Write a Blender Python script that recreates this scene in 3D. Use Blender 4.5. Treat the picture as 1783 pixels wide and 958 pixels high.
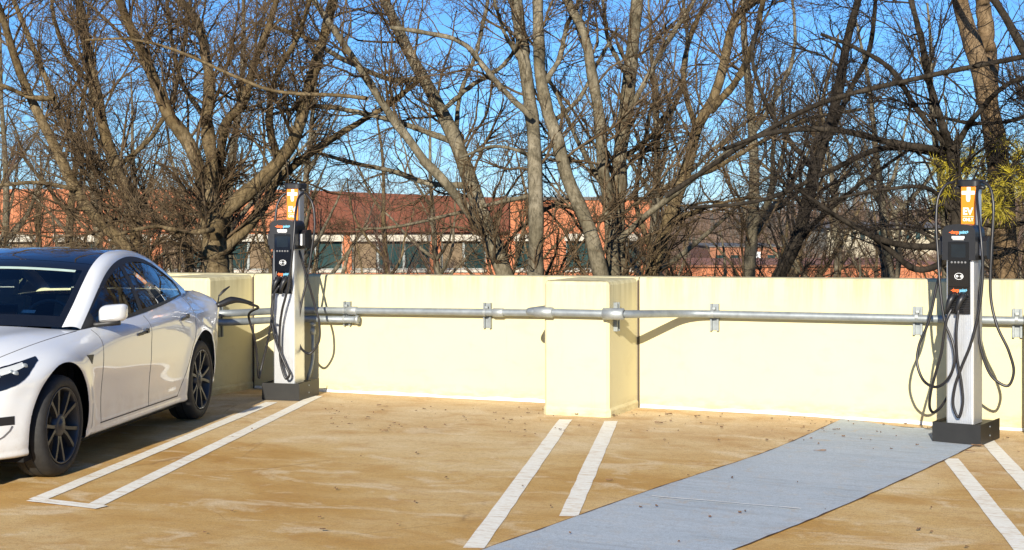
import bpy, math, random
import numpy as np
from mathutils import Vector, Matrix
PI = math.pi
rng = np.random.default_rng(7)
random.seed(7)
for o in list(bpy.data.objects):
    bpy.data.objects.remove(o)
S = bpy.context.scene
COL = S.collection
PHOTO_W, FPX, CY = 1783.0, 2710.7, 391.5

# ------------------------------------------------------------------ camera
CAM_H, CAM_D, YAW, PITCH, ROLL = 1.7193, 13.1408, 0.4073, -0.00665, -0.0016
cd = bpy.data.cameras.new('camera'); cam = bpy.data.objects.new('camera', cd); COL.objects.link(cam)
cd.sensor_fit = 'HORIZONTAL'; cd.sensor_width = 36.0
cd.lens = FPX / PHOTO_W * 36.0
cd.shift_y = -(479 - CY) / PHOTO_W
cd.clip_start = 0.1; cd.clip_end = 3000
_f = Vector((-math.sin(YAW) * math.cos(PITCH), math.cos(YAW) * math.cos(PITCH), math.sin(PITCH)))
_r = Vector((math.cos(YAW), math.sin(YAW), 0)); _u = _r.cross(_f)
_r2 = math.cos(ROLL) * _r + math.sin(ROLL) * _u; _u2 = -math.sin(ROLL) * _r + math.cos(ROLL) * _u
m = Matrix(((_r2.x, _u2.x, -_f.x, 0), (_r2.y, _u2.y, -_f.y, -CAM_D), (_r2.z, _u2.z, -_f.z, CAM_H), (0, 0, 0, 1)))
cam.matrix_world = m
S.camera = cam
CAMP = np.array([0, -CAM_D, CAM_H])
AR, AU, AF = np.array(_r2), np.array(_u2), np.array(_f)

# ------------------------------------------------------------------ light
SUN_EL, SUN_AZ = math.radians(20.5), math.radians(-13.0)      # rays travel along +Y turned by SUN_AZ towards +X
ray = Vector((math.sin(SUN_AZ) * math.cos(SUN_EL), math.cos(SUN_AZ) * math.cos(SUN_EL), -math.sin(SUN_EL)))
sd = bpy.data.lights.new('sun', 'SUN'); sd.energy = 5.0; sd.angle = math.radians(0.5); sd.color = (1.0, 0.93, 0.80)
sun = bpy.data.objects.new('sun', sd); COL.objects.link(sun)
sun.rotation_euler = ray.to_track_quat('-Z', 'Y').to_euler()
W = bpy.data.worlds.new('World'); S.world = W; W.use_nodes = True
nt = W.node_tree; nt.nodes.clear()
wo = nt.nodes.new('ShaderNodeOutputWorld'); bg = nt.nodes.new('ShaderNodeBackground'); sk = nt.nodes.new('ShaderNodeTexSky')
sk.sky_type = 'NISHITA'; sk.sun_disc = False; sk.sun_elevation = SUN_EL
sk.sun_rotation = math.atan2(-ray.x, -ray.y)
sk.altitude = 100; sk.air_density = 0.92; sk.dust_density = 0.0; sk.ozone_density = 10.0
bg.inputs[1].default_value = 0.095
nt.links.new(sk.outputs[0], bg.inputs[0]); nt.links.new(bg.outputs[0], wo.inputs[0])
vs = S.view_settings; vs.view_transform = 'Standard'; vs.look = 'None'; vs.gamma = 1.0; vs.use_curve_mapping = False
vs.exposure = 0.72

# ------------------------------------------------------------------ helpers
def at(px, py, Y):
    d = AR * (px - 891.5) / FPX + AU * (CY - py) / FPX + AF
    return CAMP + d * ((Y + CAM_D) / d[1])

def atd(px, py, depth):
    return CAMP + (AR * (px - 891.5) / FPX + AU * (CY - py) / FPX + AF) * depth

def sstep(a, b, x):
    t = np.clip((x - a) / (b - a), 0, 1); return t * t * (3 - 2 * t)

def deckz(x):
    return -0.035 * sstep(-3.4, -1.3, x)

def atg(px, py):
    d = AR * (px - 891.5) / FPX + AU * (CY - py) / FPX + AF
    z = 0.0
    for _ in range(8):
        g = CAMP + d * ((z - CAM_H) / d[2]); z = float(deckz(g[0]))
    return g

def mesh_np(name, V, F, mat, parent=None, smooth=True):
    V = np.asarray(V, np.float32); F = np.asarray(F, np.int32)
    me = bpy.data.meshes.new(name); k = F.shape[1]
    me.vertices.add(len(V)); me.vertices.foreach_set('co', V.ravel())
    me.loops.add(F.size); me.loops.foreach_set('vertex_index', F.ravel())
    me.polygons.add(len(F)); me.polygons.foreach_set('loop_start', np.arange(0, F.size, k, dtype=np.int32))
    me.polygons.foreach_set('loop_total', np.full(len(F), k, np.int32))
    me.polygons.foreach_set('use_smooth', np.full(len(F), smooth))
    me.update(calc_edges=True); me.validate()
    me.materials.append(mat)
    o = bpy.data.objects.new(name, me); COL.objects.link(o)
    if parent: o.parent = parent
    return o

class MB:
    def __init__(s): s.v = []; s.f = []; s.sm = []
    def add(s, vs, fs, smooth=False):
        b = len(s.v); s.v += [tuple(map(float, p)) for p in vs]
        s.f += [tuple(i + b for i in f) for f in fs]; s.sm += [smooth] * len(fs); return s
    def box(s, x0, x1, y0, y1, z0, z1, bev=0.0):
        if bev <= 0:
            v = [(x, y, z) for z in (z0, z1) for y in (y0, y1) for x in (x0, x1)]
            return s.add(v, [(0, 2, 3, 1), (4, 5, 7, 6), (0, 1, 5, 4), (2, 6, 7, 3), (0, 4, 6, 2), (1, 3, 7, 5)])
        b = bev
        def ring(i, z): return [(x0 + i, y0 + b + i * 0, z), (x0 + b, y0 + i, z), (x1 - b, y0 + i, z), (x1 - i, y0 + b, z), (x1 - i, y1 - b, z), (x1 - b, y1 - i, z), (x0 + b, y1 - i, z), (x0 + i, y1 - b, z)]
        rings = [ring(b, z0), ring(0, z0 + b), ring(0, z1 - b), ring(b, z1)]
        v = sum(rings, []); f = []
        for k in range(3):
            for i in range(8):
                j = (i + 1) % 8; f.append((k * 8 + i, k * 8 + j, k * 8 + 8 + j, k * 8 + 8 + i))
        f.append(tuple(range(7, -1, -1))); f.append(tuple(range(24, 32)))
        return s.add(v, f)
    def prism(s, poly, axis, a, b, smooth=False):
        n = len(poly)
        def P(p, t): return (p[0], t, p[1]) if axis == 'y' else ((t, p[0], p[1]) if axis == 'x' else (p[0], p[1], t))
        v = [P(p, a) for p in poly] + [P(p, b) for p in poly]
        fs = [(i, (i + 1) % n, n + (i + 1) % n, n + i) for i in range(n)]
        s.add(v, fs, smooth); k = len(s.v) - 2 * n
        s.f += [tuple(k + i for i in range(n - 1, -1, -1)), tuple(k + n + i for i in range(n))]; s.sm += [False, False]
        return s
    def tube(s, pts, r, k=10, caps=True):
        P = np.asarray(pts, float); n = len(P); R = np.full(n, r) if np.isscalar(r) else np.asarray(r, float)
        T = np.gradient(P, axis=0); T /= np.linalg.norm(T, axis=1)[:, None] + 1e-12
        ref = np.array([0, 0, 1.0]) if abs(T[0][2]) < 0.9 else np.array([1.0, 0, 0])
        N = np.cross(T[0], ref); N /= np.linalg.norm(N); v = []
        for i in range(n):
            N = N - T[i] * (N @ T[i]); N /= np.linalg.norm(N) + 1e-12; B = np.cross(T[i], N)
            for j in range(k):
                a = 2 * PI * j / k; v.append(P[i] + R[i] * (math.cos(a) * N + math.sin(a) * B))
        f = [(i * k + j, i * k + (j + 1) % k, (i + 1) * k + (j + 1) % k, (i + 1) * k + j) for i in range(n - 1) for j in range(k)]
        s.add(v, f, True)
        if caps:
            b = len(s.v) - n * k
            s.f += [tuple(b + j for j in range(k - 1, -1, -1)), tuple(b + (n - 1) * k + j for j in range(k))]; s.sm += [False, False]
        return s
    def lathe(s, prof, origin, axis, k=32):
        # prof: (radius, distance along axis)
        o = np.array(origin, float); ax = np.array(axis, float); ax /= np.linalg.norm(ax)
        ref = np.array([0, 0, 1.0]) if abs(ax[2]) < 0.9 else np.array([1.0, 0, 0])
        n1 = np.cross(ax, ref); n1 /= np.linalg.norm(n1); n2 = np.cross(ax, n1); v = []
        for r, d in prof:
            for j in range(k):
                a = 2 * PI * j / k; v.append(o + ax * d + r * (math.cos(a) * n1 + math.sin(a) * n2))
        f = [(i * k + j, i * k + (j + 1) % k, (i + 1) * k + (j + 1) % k, (i + 1) * k + j) for i in range(len(prof) - 1) for j in range(k)]
        return s.add(v, f, True)
    def grid(s, G, smooth=True, closed=False):
        G = np.asarray(G); a, b = G.shape[:2]
        return s.add(G.reshape(-1, 3), [(i * b + j, i * b + j + 1, (i + 1) * b + j + 1, (i + 1) * b + j) for i in range(a - 1) for j in range(b - 1)], smooth)
    def build(s, name, mat, parent=None):
        me = bpy.data.meshes.new(name); me.from_pydata(s.v, [], s.f); me.materials.append(mat)
        me.polygons.foreach_set('use_smooth', s.sm); me.update()
        o = bpy.data.objects.new(name, me); COL.objects.link(o)
        if parent: o.parent = parent
        return o

def tag(o, label=None, cat=None, group=None, kind=None):
    if label: o['label'] = label
    if cat: o['category'] = cat
    if group: o['group'] = group
    if kind: o['kind'] = kind
    return o

def empty(name, loc, rz=0.0):
    o = bpy.data.objects.new(name, None); COL.objects.link(o); o.location = loc; o.rotation_euler = (0, 0, rz)
    o.empty_display_size = 0.2
    return o

def spline(pts, n):
    P = np.asarray(pts, float); d = np.r_[0, np.cumsum(np.linalg.norm(np.diff(P, axis=0), axis=1) ** 0.7 + 1e-9)]
    t = np.linspace(0, d[-1], n); out = np.empty((n, P.shape[1]))
    M = np.gradient(P, d, axis=0) if len(P) > 2 else np.tile((P[1] - P[0]) / d[-1], (2, 1))
    for i, x in enumerate(t):
        k = min(np.searchsorted(d, x, side='right') - 1, len(P) - 2); h = d[k + 1] - d[k]; q = (x - d[k]) / h
        out[i] = (2*q**3-3*q**2+1)*P[k] + (q**3-2*q**2+q)*h*M[k] + (-2*q**3+3*q**2)*P[k+1] + (q**3-q**2)*h*M[k+1]
    return out

# ------------------------------------------------------------------ materials
def newmat(name):
    mt = bpy.data.materials.new(name); mt.use_nodes = True
    return mt, mt.node_tree, mt.node_tree.nodes['Principled BSDF']

def tex_coord(t, scale=(1, 1, 1), kind='Object'):
    c = t.nodes.new('ShaderNodeTexCoord'); mp = t.nodes.new('ShaderNodeMapping'); mp.inputs['Scale'].default_value = scale
    t.links.new(c.outputs[kind], mp.inputs[0]); return mp.outputs[0]

def noise(t, co, scale, detail=5, rough=0.6, dist=0.0):
    n = t.nodes.new('ShaderNodeTexNoise'); n.inputs['Scale'].default_value = scale; n.inputs['Detail'].default_value = detail
    n.inputs['Roughness'].default_value = rough; n.inputs['Distortion'].default_value = dist
    t.links.new(co, n.inputs['Vector']); return n.outputs[0]

def ramp(t, fac, stops):
    r = t.nodes.new('ShaderNodeValToRGB'); e = r.color_ramp.elements
    while len(e) < len(stops): e.new(0.5)
    for q, (p, c) in zip(e, stops): q.position = p; q.color = (c, c, c, 1) if np.isscalar(c) else (*c, 1)
    t.links.new(fac, r.inputs[0]); return r.outputs[0]

def mix(t, fac, a, b, mode='MIX'):
    n = t.nodes.new('ShaderNodeMix'); n.data_type = 'RGBA'; n.blend_type = mode
    for sock, val in ((n.inputs[0], fac), (n.inputs[6], a), (n.inputs[7], b)):
        if hasattr(val, 'links'): t.links.new(val, sock)
        elif np.isscalar(val): sock.default_value = val
        else: sock.default_value = (*val, 1)
    return n.outputs[2]

def bump(t, p, h, strength=0.3, dist=0.01):
    b = t.nodes.new('ShaderNodeBump'); b.inputs['Strength'].default_value = strength; b.inputs['Distance'].default_value = dist
    t.links.new(h, b.inputs['Height']); t.links.new(b.outputs[0], p.inputs['Normal'])

def simple(name, col, rough=0.5, metal=0.0, var=0.12, scale=8.0, bmp=0.0, coat=0.0, spec=0.5):
    mt, t, p = newmat(name)
    co = tex_coord(t); n = noise(t, co, scale)
    a = tuple(c * (1 - var) for c in col); b = tuple(min(1, c * (1 + var)) for c in col)
    t.links.new(ramp(t, n, [(0.3, a), (0.7, b)]), p.inputs['Base Color'])
    p.inputs['Roughness'].default_value = rough; p.inputs['Metallic'].default_value = metal
    p.inputs['Coat Weight'].default_value = coat; p.inputs['Coat Roughness'].default_value = 0.03
    p.inputs['Specular IOR Level'].default_value = spec
    if bmp: bump(t, p, noise(t, co, scale * 6), bmp, 0.004)
    return mt

def deck_color(t):
    co = tex_coord(t, (1, 1, 1)); cs = tex_coord(t, (0.75, 1.15, 1)); cf = tex_coord(t, (0.9, 1.2, 1))
    big = noise(t, cs, 0.8, 7, 0.62, 0.6); mid = noise(t, cf, 3.0, 6, 0.65, 0.4); fine = noise(t, co, 120, 3, 0.7)
    c = ramp(t, big, [(0.32, (0.44, 0.235, 0.055)), (0.43, (0.56, 0.345, 0.115)), (0.52, (0.65, 0.45, 0.19)), (0.66, (0.73, 0.56, 0.30))])
    sp = t.nodes.new('ShaderNodeSeparateXYZ'); t.links.new(co, sp.inputs[0])      # paler towards the wall
    mr = t.nodes.new('ShaderNodeMapRange'); mr.inputs[1].default_value = -3.2; mr.inputs[2].default_value = -0.3
    t.links.new(sp.outputs[1], mr.inputs[0])
    c = mix(t, ramp(t, mr.outputs[0], [(0, 0.0), (1, 0.62)]), c, (0.70, 0.56, 0.37))
    mr3 = t.nodes.new('ShaderNodeMapRange'); mr3.inputs[1].default_value = -2.2; mr3.inputs[2].default_value = -5.5; t.links.new(sp.outputs[1], mr3.inputs[0])
    rust = mix(t, 1.0, ramp(t, noise(t, cs, 1.3, 6, 0.65, 0.8), [(0.35, 0.15), (0.62, 0.85)]), mr3.outputs[0], 'MULTIPLY')
    c = mix(t, rust, c, (0.52, 0.30, 0.08))
    c = mix(t, ramp(t, mid, [(0.50, 0.0), (0.68, 0.5)]), c, (0.44, 0.22, 0.055))
    c = mix(t, ramp(t, noise(t, cs, 2.6, 6, 0.62, 0.8), [(0.53, 0.0), (0.64, 0.6)]), c, (0.78, 0.63, 0.40))
    st = noise(t, tex_coord(t, (0.5, 7.0, 1)), 2.4, 5, 0.6, 0.4)
    c = mix(t, ramp(t, st, [(0.60, 0.0), (0.72, 0.35)]), c, (0.36, 0.18, 0.05))
    c = mix(t, ramp(t, noise(t, co, 28, 6, 0.75), [(0.50, 0.0), (0.66, 0.45)]), c, (0.30, 0.18, 0.07))
    c = mix(t, ramp(t, fine, [(0.34, 0.5), (0.58, 0.0)]), c, (0.22, 0.12, 0.045))
    vo = t.nodes.new('ShaderNodeTexVoronoi'); vo.feature = 'DISTANCE_TO_EDGE'; vo.inputs['Scale'].default_value = 0.55
    wob = mix(t, 0.06, co, noise(t, co, 3.0, 4), 'ADD'); t.links.new(wob, vo.inputs['Vector'])
    ck = ramp(t, vo.outputs['Distance'], [(0.0, 1.0), (0.004, 0.0)])
    ck = mix(t, 1.0, ck, ramp(t, noise(t, co, 0.6, 3), [(0.5, 0.0), (0.62, 0.5)]), 'MULTIPLY')
    c = mix(t, ck, c, (0.16, 0.085, 0.035))
    return c, fine, mid

M = {}
mt, t, p = newmat('deck_coating'); c, fine, mid = deck_color(t)
t.links.new(c, p.inputs['Base Color']); p.inputs['Roughness'].default_value = 0.9; p.inputs['Specular IOR Level'].default_value = 0.2
bump(t, p, fine, 0.35, 0.004); M['deck'] = mt

mt, t, p = newmat('line_paint'); c, fine, mid = deck_color(t); co = tex_coord(t); cw = tex_coord(t, (1.2, 5, 1))
w = mix(t, ramp(t, noise(t, co, 40, 5), [(0.3, 0.0), (0.7, 1.0)]), (0.86, 0.83, 0.72), (0.76, 0.71, 0.58))
wear = ramp(t, noise(t, cw, 5, 8, 0.75), [(0.50, 0.0), (0.63, 0.62)])
t.links.new(mix(t, wear, w, c), p.inputs['Base Color']); p.inputs['Roughness'].default_value = 0.8
bump(t, p, fine, 0.3, 0.004); M['paint'] = mt

mt, t, p = newmat('walkway_paint'); co = tex_coord(t); cw = tex_coord(t, (0.5, 2.4, 1))
a = ramp(t, noise(t, cw, 1.6, 7, 0.65, 0.5), [(0.3, (0.36, 0.42, 0.455)), (0.55, (0.43, 0.485, 0.52)), (0.75, (0.50, 0.545, 0.565))])
a = mix(t, ramp(t, noise(t, cw, 9, 8, 0.75), [(0.53, 0.0), (0.68, 0.65)]), a, (0.30, 0.29, 0.26))
fine = noise(t, co, 130, 3, 0.7)
dc, _f1, _m1 = deck_color(t)
a = mix(t, ramp(t, noise(t, tex_coord(t, (1, 1, 1)), 6.5, 8, 0.8, 0.6), [(0.52, 0.0), (0.66, 0.55)]), a, dc)
a = mix(t, ramp(t, noise(t, tex_coord(t, (0.5, 5.0, 1)), 3.0, 6, 0.65, 0.3), [(0.50, 0.0), (0.64, 0.5)]), a, (0.27, 0.29, 0.29))
a = mix(t, ramp(t, noise(t, co, 1.1, 6, 0.6), [(0.40, 0.0), (0.62, 0.6)]), a, (0.47, 0.52, 0.545))
a = mix(t, ramp(t, noise(t, co, 32, 6, 0.75), [(0.50, 0.0), (0.66, 0.4)]), a, (0.24, 0.26, 0.27))
a = mix(t, ramp(t, fine, [(0.36, 0.5), (0.58, 0.0)]), a, (0.18, 0.20, 0.22))
t.links.new(a, p.inputs['Base Color']); p.inputs['Roughness'].default_value = 0.85; bump(t, p, fine, 0.3, 0.004); M['walk'] = mt

def wall_mat(name, col, streak=0.55):
    mt, t, p = newmat(name); co = tex_coord(t, kind='Object'); cs = tex_coord(t, (9, 9, 0.7)); fine = noise(t, co, 60, 4, 0.7)
    c = mix(t, ramp(t, noise(t, co, 1.7, 6, 0.6), [(0.3, 0.0), (0.75, 0.7)]), col, tuple(k * 0.93 for k in col))
    sp = t.nodes.new('ShaderNodeSeparateXYZ'); t.links.new(co, sp.inputs[0])
    mr = t.nodes.new('ShaderNodeMapRange'); mr.inputs[1].default_value = 0.82; mr.inputs[2].default_value = 1.16
    t.links.new(sp.outputs[2], mr.inputs[0])
    st = mix(t, 1.0, ramp(t, noise(t, cs, 1.0, 7, 0.7), [(0.42, 0.0), (0.66, streak)]), ramp(t, mr.outputs[0], [(0, 0.0), (1, 1.0)]), 'MULTIPLY')
    c = mix(t, st, c, (0.24, 0.19, 0.10))
    mr2 = t.nodes.new('ShaderNodeMapRange'); mr2.inputs[1].default_value = 0.14; mr2.inputs[2].default_value = 0.02
    t.links.new(sp.outputs[2], mr2.inputs[0])
    st2 = mix(t, 1.0, ramp(t, noise(t, tex_coord(t, (3, 3, 9)), 2.0, 7, 0.7), [(0.40, 0.0), (0.62, 0.75)]), mr2.outputs[0], 'MULTIPLY')
    c = mix(t, st2, c, (0.42, 0.33, 0.18))
    pt = noise(t, tex_coord(t, (1, 1, 1.6)), 3.1, 7, 0.65, 0.5)
    c = mix(t, ramp(t, pt, [(0.54, 0.0), (0.66, 0.22)]), c, (0.50, 0.42, 0.24))
    c = mix(t, ramp(t, noise(t, tex_coord(t, (14, 14, 1.2)), 1.0, 6, 0.7), [(0.60, 0.0), (0.74, 0.28)]), c, (0.45, 0.38, 0.23))
    t.links.new(c, p.inputs['Base Color']); p.inputs['Roughness'].default_value = 0.92; p.inputs['Specular IOR Level'].default_value = 0.15
    bump(t, p, fine, 0.25, 0.004); return mt
M['wall'] = wall_mat('cream_paint', (0.64, 0.575, 0.345))
M['white_seal'] = simple('white_sealant', (0.78, 0.75, 0.66), 0.8, 0, 0.15, 12)
M['joint'] = simple('joint_dark', (0.07, 0.05, 0.035), 0.9)
M['galv'] = simple('galvanised_steel', (0.27, 0.295, 0.30), 0.5, 0.5, 0.18, 14)
M['galv_dull'] = simple('galvanised_fitting', (0.36, 0.38, 0.37), 0.55, 0.6, 0.15, 20)
M['alu'] = simple('brushed_aluminium', (0.66, 0.67, 0.68), 0.38, 0.75, 0.05, 5)
M['black'] = simple('black_plastic', (0.012, 0.012, 0.013), 0.42, 0, 0.2, 30)
M['black_gloss'] = simple('black_gloss_panel', (0.008, 0.009, 0.011), 0.08, 0, 0.1, 10, coat=0.6)
M['black_steel'] = simple('black_powder_coat', (0.011, 0.0105, 0.0095), 0.5, 0, 0.25, 12, bmp=0.1)
M['rubber'] = simple('cable_rubber', (0.014, 0.013, 0.014), 0.38, 0, 0.2, 30)
M['orange'] = simple('orange_sign', (0.83, 0.22, 0.008), 0.4, 0, 0.04, 5)
M['logo_orange'] = simple('orange_ink', (0.85, 0.14, 0.02), 0.5, 0, 0.03)
M['logo_blue'] = simple('blue_ink', (0.18, 0.50, 0.68), 0.5, 0, 0.03)
M['white'] = simple('white_ink', (0.82, 0.82, 0.80), 0.5, 0, 0.03)
M['screen'] = simple('screen_glass', (0.012, 0.016, 0.020), 0.12, 0, 0.2, 10)
M['grey_btn'] = simple('grey_buttons', (0.16, 0.16, 0.16), 0.5)
M['tyre'] = simple('tyre_rubber', (0.020, 0.019, 0.018), 0.75, 0, 0.3, 25, bmp=0.3)
M['rim'] = simple('dark_grey_alloy', (0.06, 0.062, 0.066), 0.42, 0.5, 0.08, 8)
M['rotor'] = simple('brake_steel', (0.13, 0.12, 0.11), 0.5, 0.8, 0.2, 10)
M['trim'] = simple('satin_black_trim', (0.012, 0.012, 0.013), 0.5, 0, 0.1, 10)
M['gap'] = simple('shut_line', (0.09, 0.085, 0.08), 0.8)
M['liner'] = simple('arch_liner', (0.003, 0.003, 0.003), 0.95)
M['painted_gleam'] = simple('windscreen_painted_gleam', (0.42, 0.52, 0.44), 0.3)  # pale green that imitates light on the glass
M['wheel_grey'] = simple('steering_wheel', (0.12, 0.13, 0.13), 0.5)
M['seat_white'] = simple('pale_upholstery', (0.55, 0.56, 0.54), 0.6, 0, 0.08)
M['interior'] = simple('dark_interior', (0.018, 0.019, 0.022), 0.7)
M['bark_light'] = None

mt, t, p = newmat('white_car_paint'); co = tex_coord(t)
dirt = ramp(t, noise(t, co, 6, 6, 0.7), [(0.45, 0.0), (0.8, 0.25)])
sp = t.nodes.new('ShaderNodeSeparateXYZ'); t.links.new(co, sp.inputs[0])
mr = t.nodes.new('ShaderNodeMapRange'); mr.inputs[1].default_value = 0.5; mr.inputs[2].default_value = 0.16; t.links.new(sp.outputs[2], mr.inputs[0])
dm = mix(t, 1.0, ramp(t, noise(t, co, 9, 7, 0.7), [(0.4, 0.05), (0.75, 0.55)]), mr.outputs[0], 'MULTIPLY')
t.links.new(mix(t, dm, (0.70, 0.71, 0.705), (0.38, 0.31, 0.23)), p.inputs['Base Color'])
p.inputs['Roughness'].default_value = 0.35; p.inputs['Coat Weight'].default_value = 1.0; p.inputs['Coat Roughness'].default_value = 0.02; M['car'] = mt

def glass_mat(name, tint, refl_floor=0.05):
    mt, t, p = newmat(name); t.nodes.remove(p); out = [n for n in t.nodes if n.type == 'OUTPUT_MATERIAL'][0]
    tr = t.nodes.new('ShaderNodeBsdfTransparent'); tr.inputs[0].default_value = (*tint, 1)
    gl = t.nodes.new('ShaderNodeBsdfGlossy'); gl.inputs['Roughness'].default_value = 0.01; gl.inputs[0].default_value = (1, 1, 1, 1)
    fr = t.nodes.new('ShaderNodeFresnel'); fr.inputs[0].default_value = 1.6
    co = tex_coord(t); rp = ramp(t, noise(t, co, 3, 3), [(0.3, 0.0), (0.8, 0.02)])
    ad = t.nodes.new('ShaderNodeMath'); ad.operation = 'ADD'; t.links.new(fr.outputs[0], ad.inputs[0]); t.links.new(rp, ad.inputs[1])
    mx = t.nodes.new('ShaderNodeMixShader'); t.links.new(ad.outputs[0], mx.inputs[0]); t.links.new(tr.outputs[0], mx.inputs[1]); t.links.new(gl.outputs[0], mx.inputs[2])
    t.links.new(mx.outputs[0], out.inputs[0]); return mt
M['glass_wind'] = glass_mat('windscreen_glass', (0.72, 0.86, 0.84))
M['glass_side'] = glass_mat('tinted_side_glass', (0.22, 0.25, 0.26))
M['glass_clear'] = glass_mat('lamp_lens', (0.8, 0.85, 0.9))
M['roof_glass'] = simple('black_roof_glass', (0.006, 0.008, 0.012), 0.03, 0, 0.1, 3, coat=1.0)

def bark_mat(name, c0, c1, c2):
    mt, t, p = newmat(name); co = tex_coord(t, (1, 1, 0.35)); cc = tex_coord(t)
    c = ramp(t, noise(t, cc, 2.2, 6, 0.65), [(0.3, c0), (0.5, c1), (0.72, c2)])
    f = noise(t, co, 20, 6, 0.8)
    c = mix(t, ramp(t, f, [(0.38, 0.85), (0.58, 0.0)]), c, tuple(k * 0.4 for k in c0))
    c = mix(t, ramp(t, noise(t, tex_coord(t, (1, 1, 2.2)), 5.0, 5, 0.7), [(0.52, 0.0), (0.66, 0.6)]), c, tuple(k * 0.6 for k in c0))
    t.links.new(c, p.inputs['Base Color']); p.inputs['Roughness'].default_value = 0.95; p.inputs['Specular IOR Level'].default_value = 0.1
    bump(t, p, f, 0.6, 0.02); return mt
M['bark'] = bark_mat('grey_brown_bark', (0.11, 0.076, 0.036), (0.17, 0.125, 0.066), (0.24, 0.185, 0.11))
M['bark_pale'] = bark_mat('pale_grey_bark', (0.13, 0.108, 0.066), (0.195, 0.165, 0.11), (0.28, 0.24, 0.17))
M['bark_dark'] = bark_mat('dark_bark', (0.028, 0.022, 0.016), (0.045, 0.036, 0.026), (0.075, 0.06, 0.043))
M['bark_pine'] = bark_mat('pine_bark', (0.13, 0.085, 0.042), (0.20, 0.135, 0.075), (0.27, 0.195, 0.115))
M['twig'] = bark_mat('twig_bark', (0.085, 0.055, 0.028), (0.135, 0.093, 0.053), (0.22, 0.165, 0.105))
M['twig_dark'] = bark_mat('dark_twig_bark', (0.028, 0.022, 0.017), (0.045, 0.036, 0.028), (0.075, 0.06, 0.047))
M['twig_red'] = bark_mat('reddish_twig', (0.10, 0.065, 0.05), (0.15, 0.095, 0.07), (0.20, 0.14, 0.10))
M['far_wood'] = simple('far_wood', (0.13, 0.085, 0.06), 0.95, 0, 0.4, 0.2)
M['needles'] = simple('pine_needles', (0.50, 0.40, 0.03), 0.6, 0, 0.45, 3)
M['leaf'] = simple('dead_leaf', (0.12, 0.065, 0.03), 0.9, 0, 0.5, 30)

mt, t, p = newmat('winter_ground'); co = tex_coord(t)
t.links.new(ramp(t, noise(t, co, 0.15, 8, 0.7), [(0.3, (0.10, 0.07, 0.04)), (0.5, (0.16, 0.12, 0.065)), (0.7, (0.10, 0.11, 0.045))]), p.inputs['Base Color']); p.inputs['Roughness'].default_value = 1.0; M['ground'] = mt

def brick_mat(name, a, b, mortar, scale=4.0):
    mt, t, p = newmat(name); co = tex_coord(t)
    sp = t.nodes.new('ShaderNodeSeparateXYZ'); t.links.new(co, sp.inputs[0]); cb = t.nodes.new('ShaderNodeCombineXYZ')
    t.links.new(sp.outputs[0], cb.inputs[0]); t.links.new(sp.outputs[2], cb.inputs[1])
    br = t.nodes.new('ShaderNodeTexBrick'); br.inputs['Scale'].default_value = scale; t.links.new(cb.outputs[0], br.inputs[0])
    br.inputs['Color1'].default_value = (*a, 1); br.inputs['Color2'].default_value = (*b, 1); br.inputs['Mortar'].default_value = (*mortar, 1); br.inputs['Mortar Size'].default_value = 0.012
    c = mix(t, ramp(t, noise(t, co, 0.5, 6, 0.6), [(0.35, 0.0), (0.7, 0.45)]), br.outputs[0], tuple(k * 0.7 for k in a))
    t.links.new(c, p.inputs['Base Color']); p.inputs['Roughness'].default_value = 0.9; return mt
M['brick'] = brick_mat('orange_brick', (0.50, 0.17, 0.07), (0.42, 0.13, 0.05), (0.40, 0.25, 0.17))
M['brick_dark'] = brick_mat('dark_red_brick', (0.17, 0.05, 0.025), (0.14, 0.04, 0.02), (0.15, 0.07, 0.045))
M['brick_brown'] = brick_mat('brown_brick', (0.30, 0.12, 0.06), (0.25, 0.10, 0.05), (0.25, 0.16, 0.11))
M['lintel'] = simple('pale_stone', (0.46, 0.42, 0.34), 0.85, 0, 0.12, 2)
M['win_glass'] = simple('window_glass', (0.020, 0.045, 0.045), 0.08, 0, 0.5, 0.7)
M['blind'] = simple('window_blind', (0.16, 0.11, 0.06), 0.8, 0, 0.2, 2)
M['win_frame'] = simple('window_frame', (0.22, 0.24, 0.22), 0.5)
M['roofing'] = simple('roofing', (0.12, 0.11, 0.10), 0.9)
M['cream'] = simple('cream_render', (0.40, 0.35, 0.25), 0.9, 0, 0.08, 0.5)
M['concrete'] = simple('concrete', (0.30, 0.28, 0.24), 0.9, 0, 0.15, 2)
M['skin'] = simple('skin', (0.55, 0.30, 0.19), 0.5, 0, 0.05)
M['hair'] = simple('dark_hair', (0.02, 0.014, 0.01), 0.5)
M['jacket'] = simple('grey_jacket', (0.09, 0.10, 0.12), 0.8)

# ------------------------------------------------------------------ deck, ground, markings
gx = np.unique(np.r_[np.linspace(-40, -9, 12), np.linspace(-9, 1, 81), np.linspace(1, 35, 12)]); gy = np.r_[-35.0, -20, -13, -9, -6, -4, -2, 0.35]
mb = MB(); G = np.array([[(x, y, deckz(x)) for y in gy] for x in gx]); mb.grid(G[:, ::-1][::-1] if False else G)
mb.f = [f[::-1] for f in mb.f]
G2 = G.copy(); G2[..., 2] = -0.55; mb.grid(G2)
mb.add([(-40, .35, 0), (35, .35, -.035), (35, .35, -.55), (-40, .35, -.55)], [(0, 1, 2, 3)])
tag(mb.build('parking_deck', M['deck']), kind='structure')
mb = MB()
for x in np.arange(-38, 35, 8.0):
    for y in (-0.2, -16, -32): mb.box(x - .3, x + .3, y - .3, y + .3, -3.6, -.56)
tag(mb.build('deck_supports', M['concrete']), kind='structure')

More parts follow.
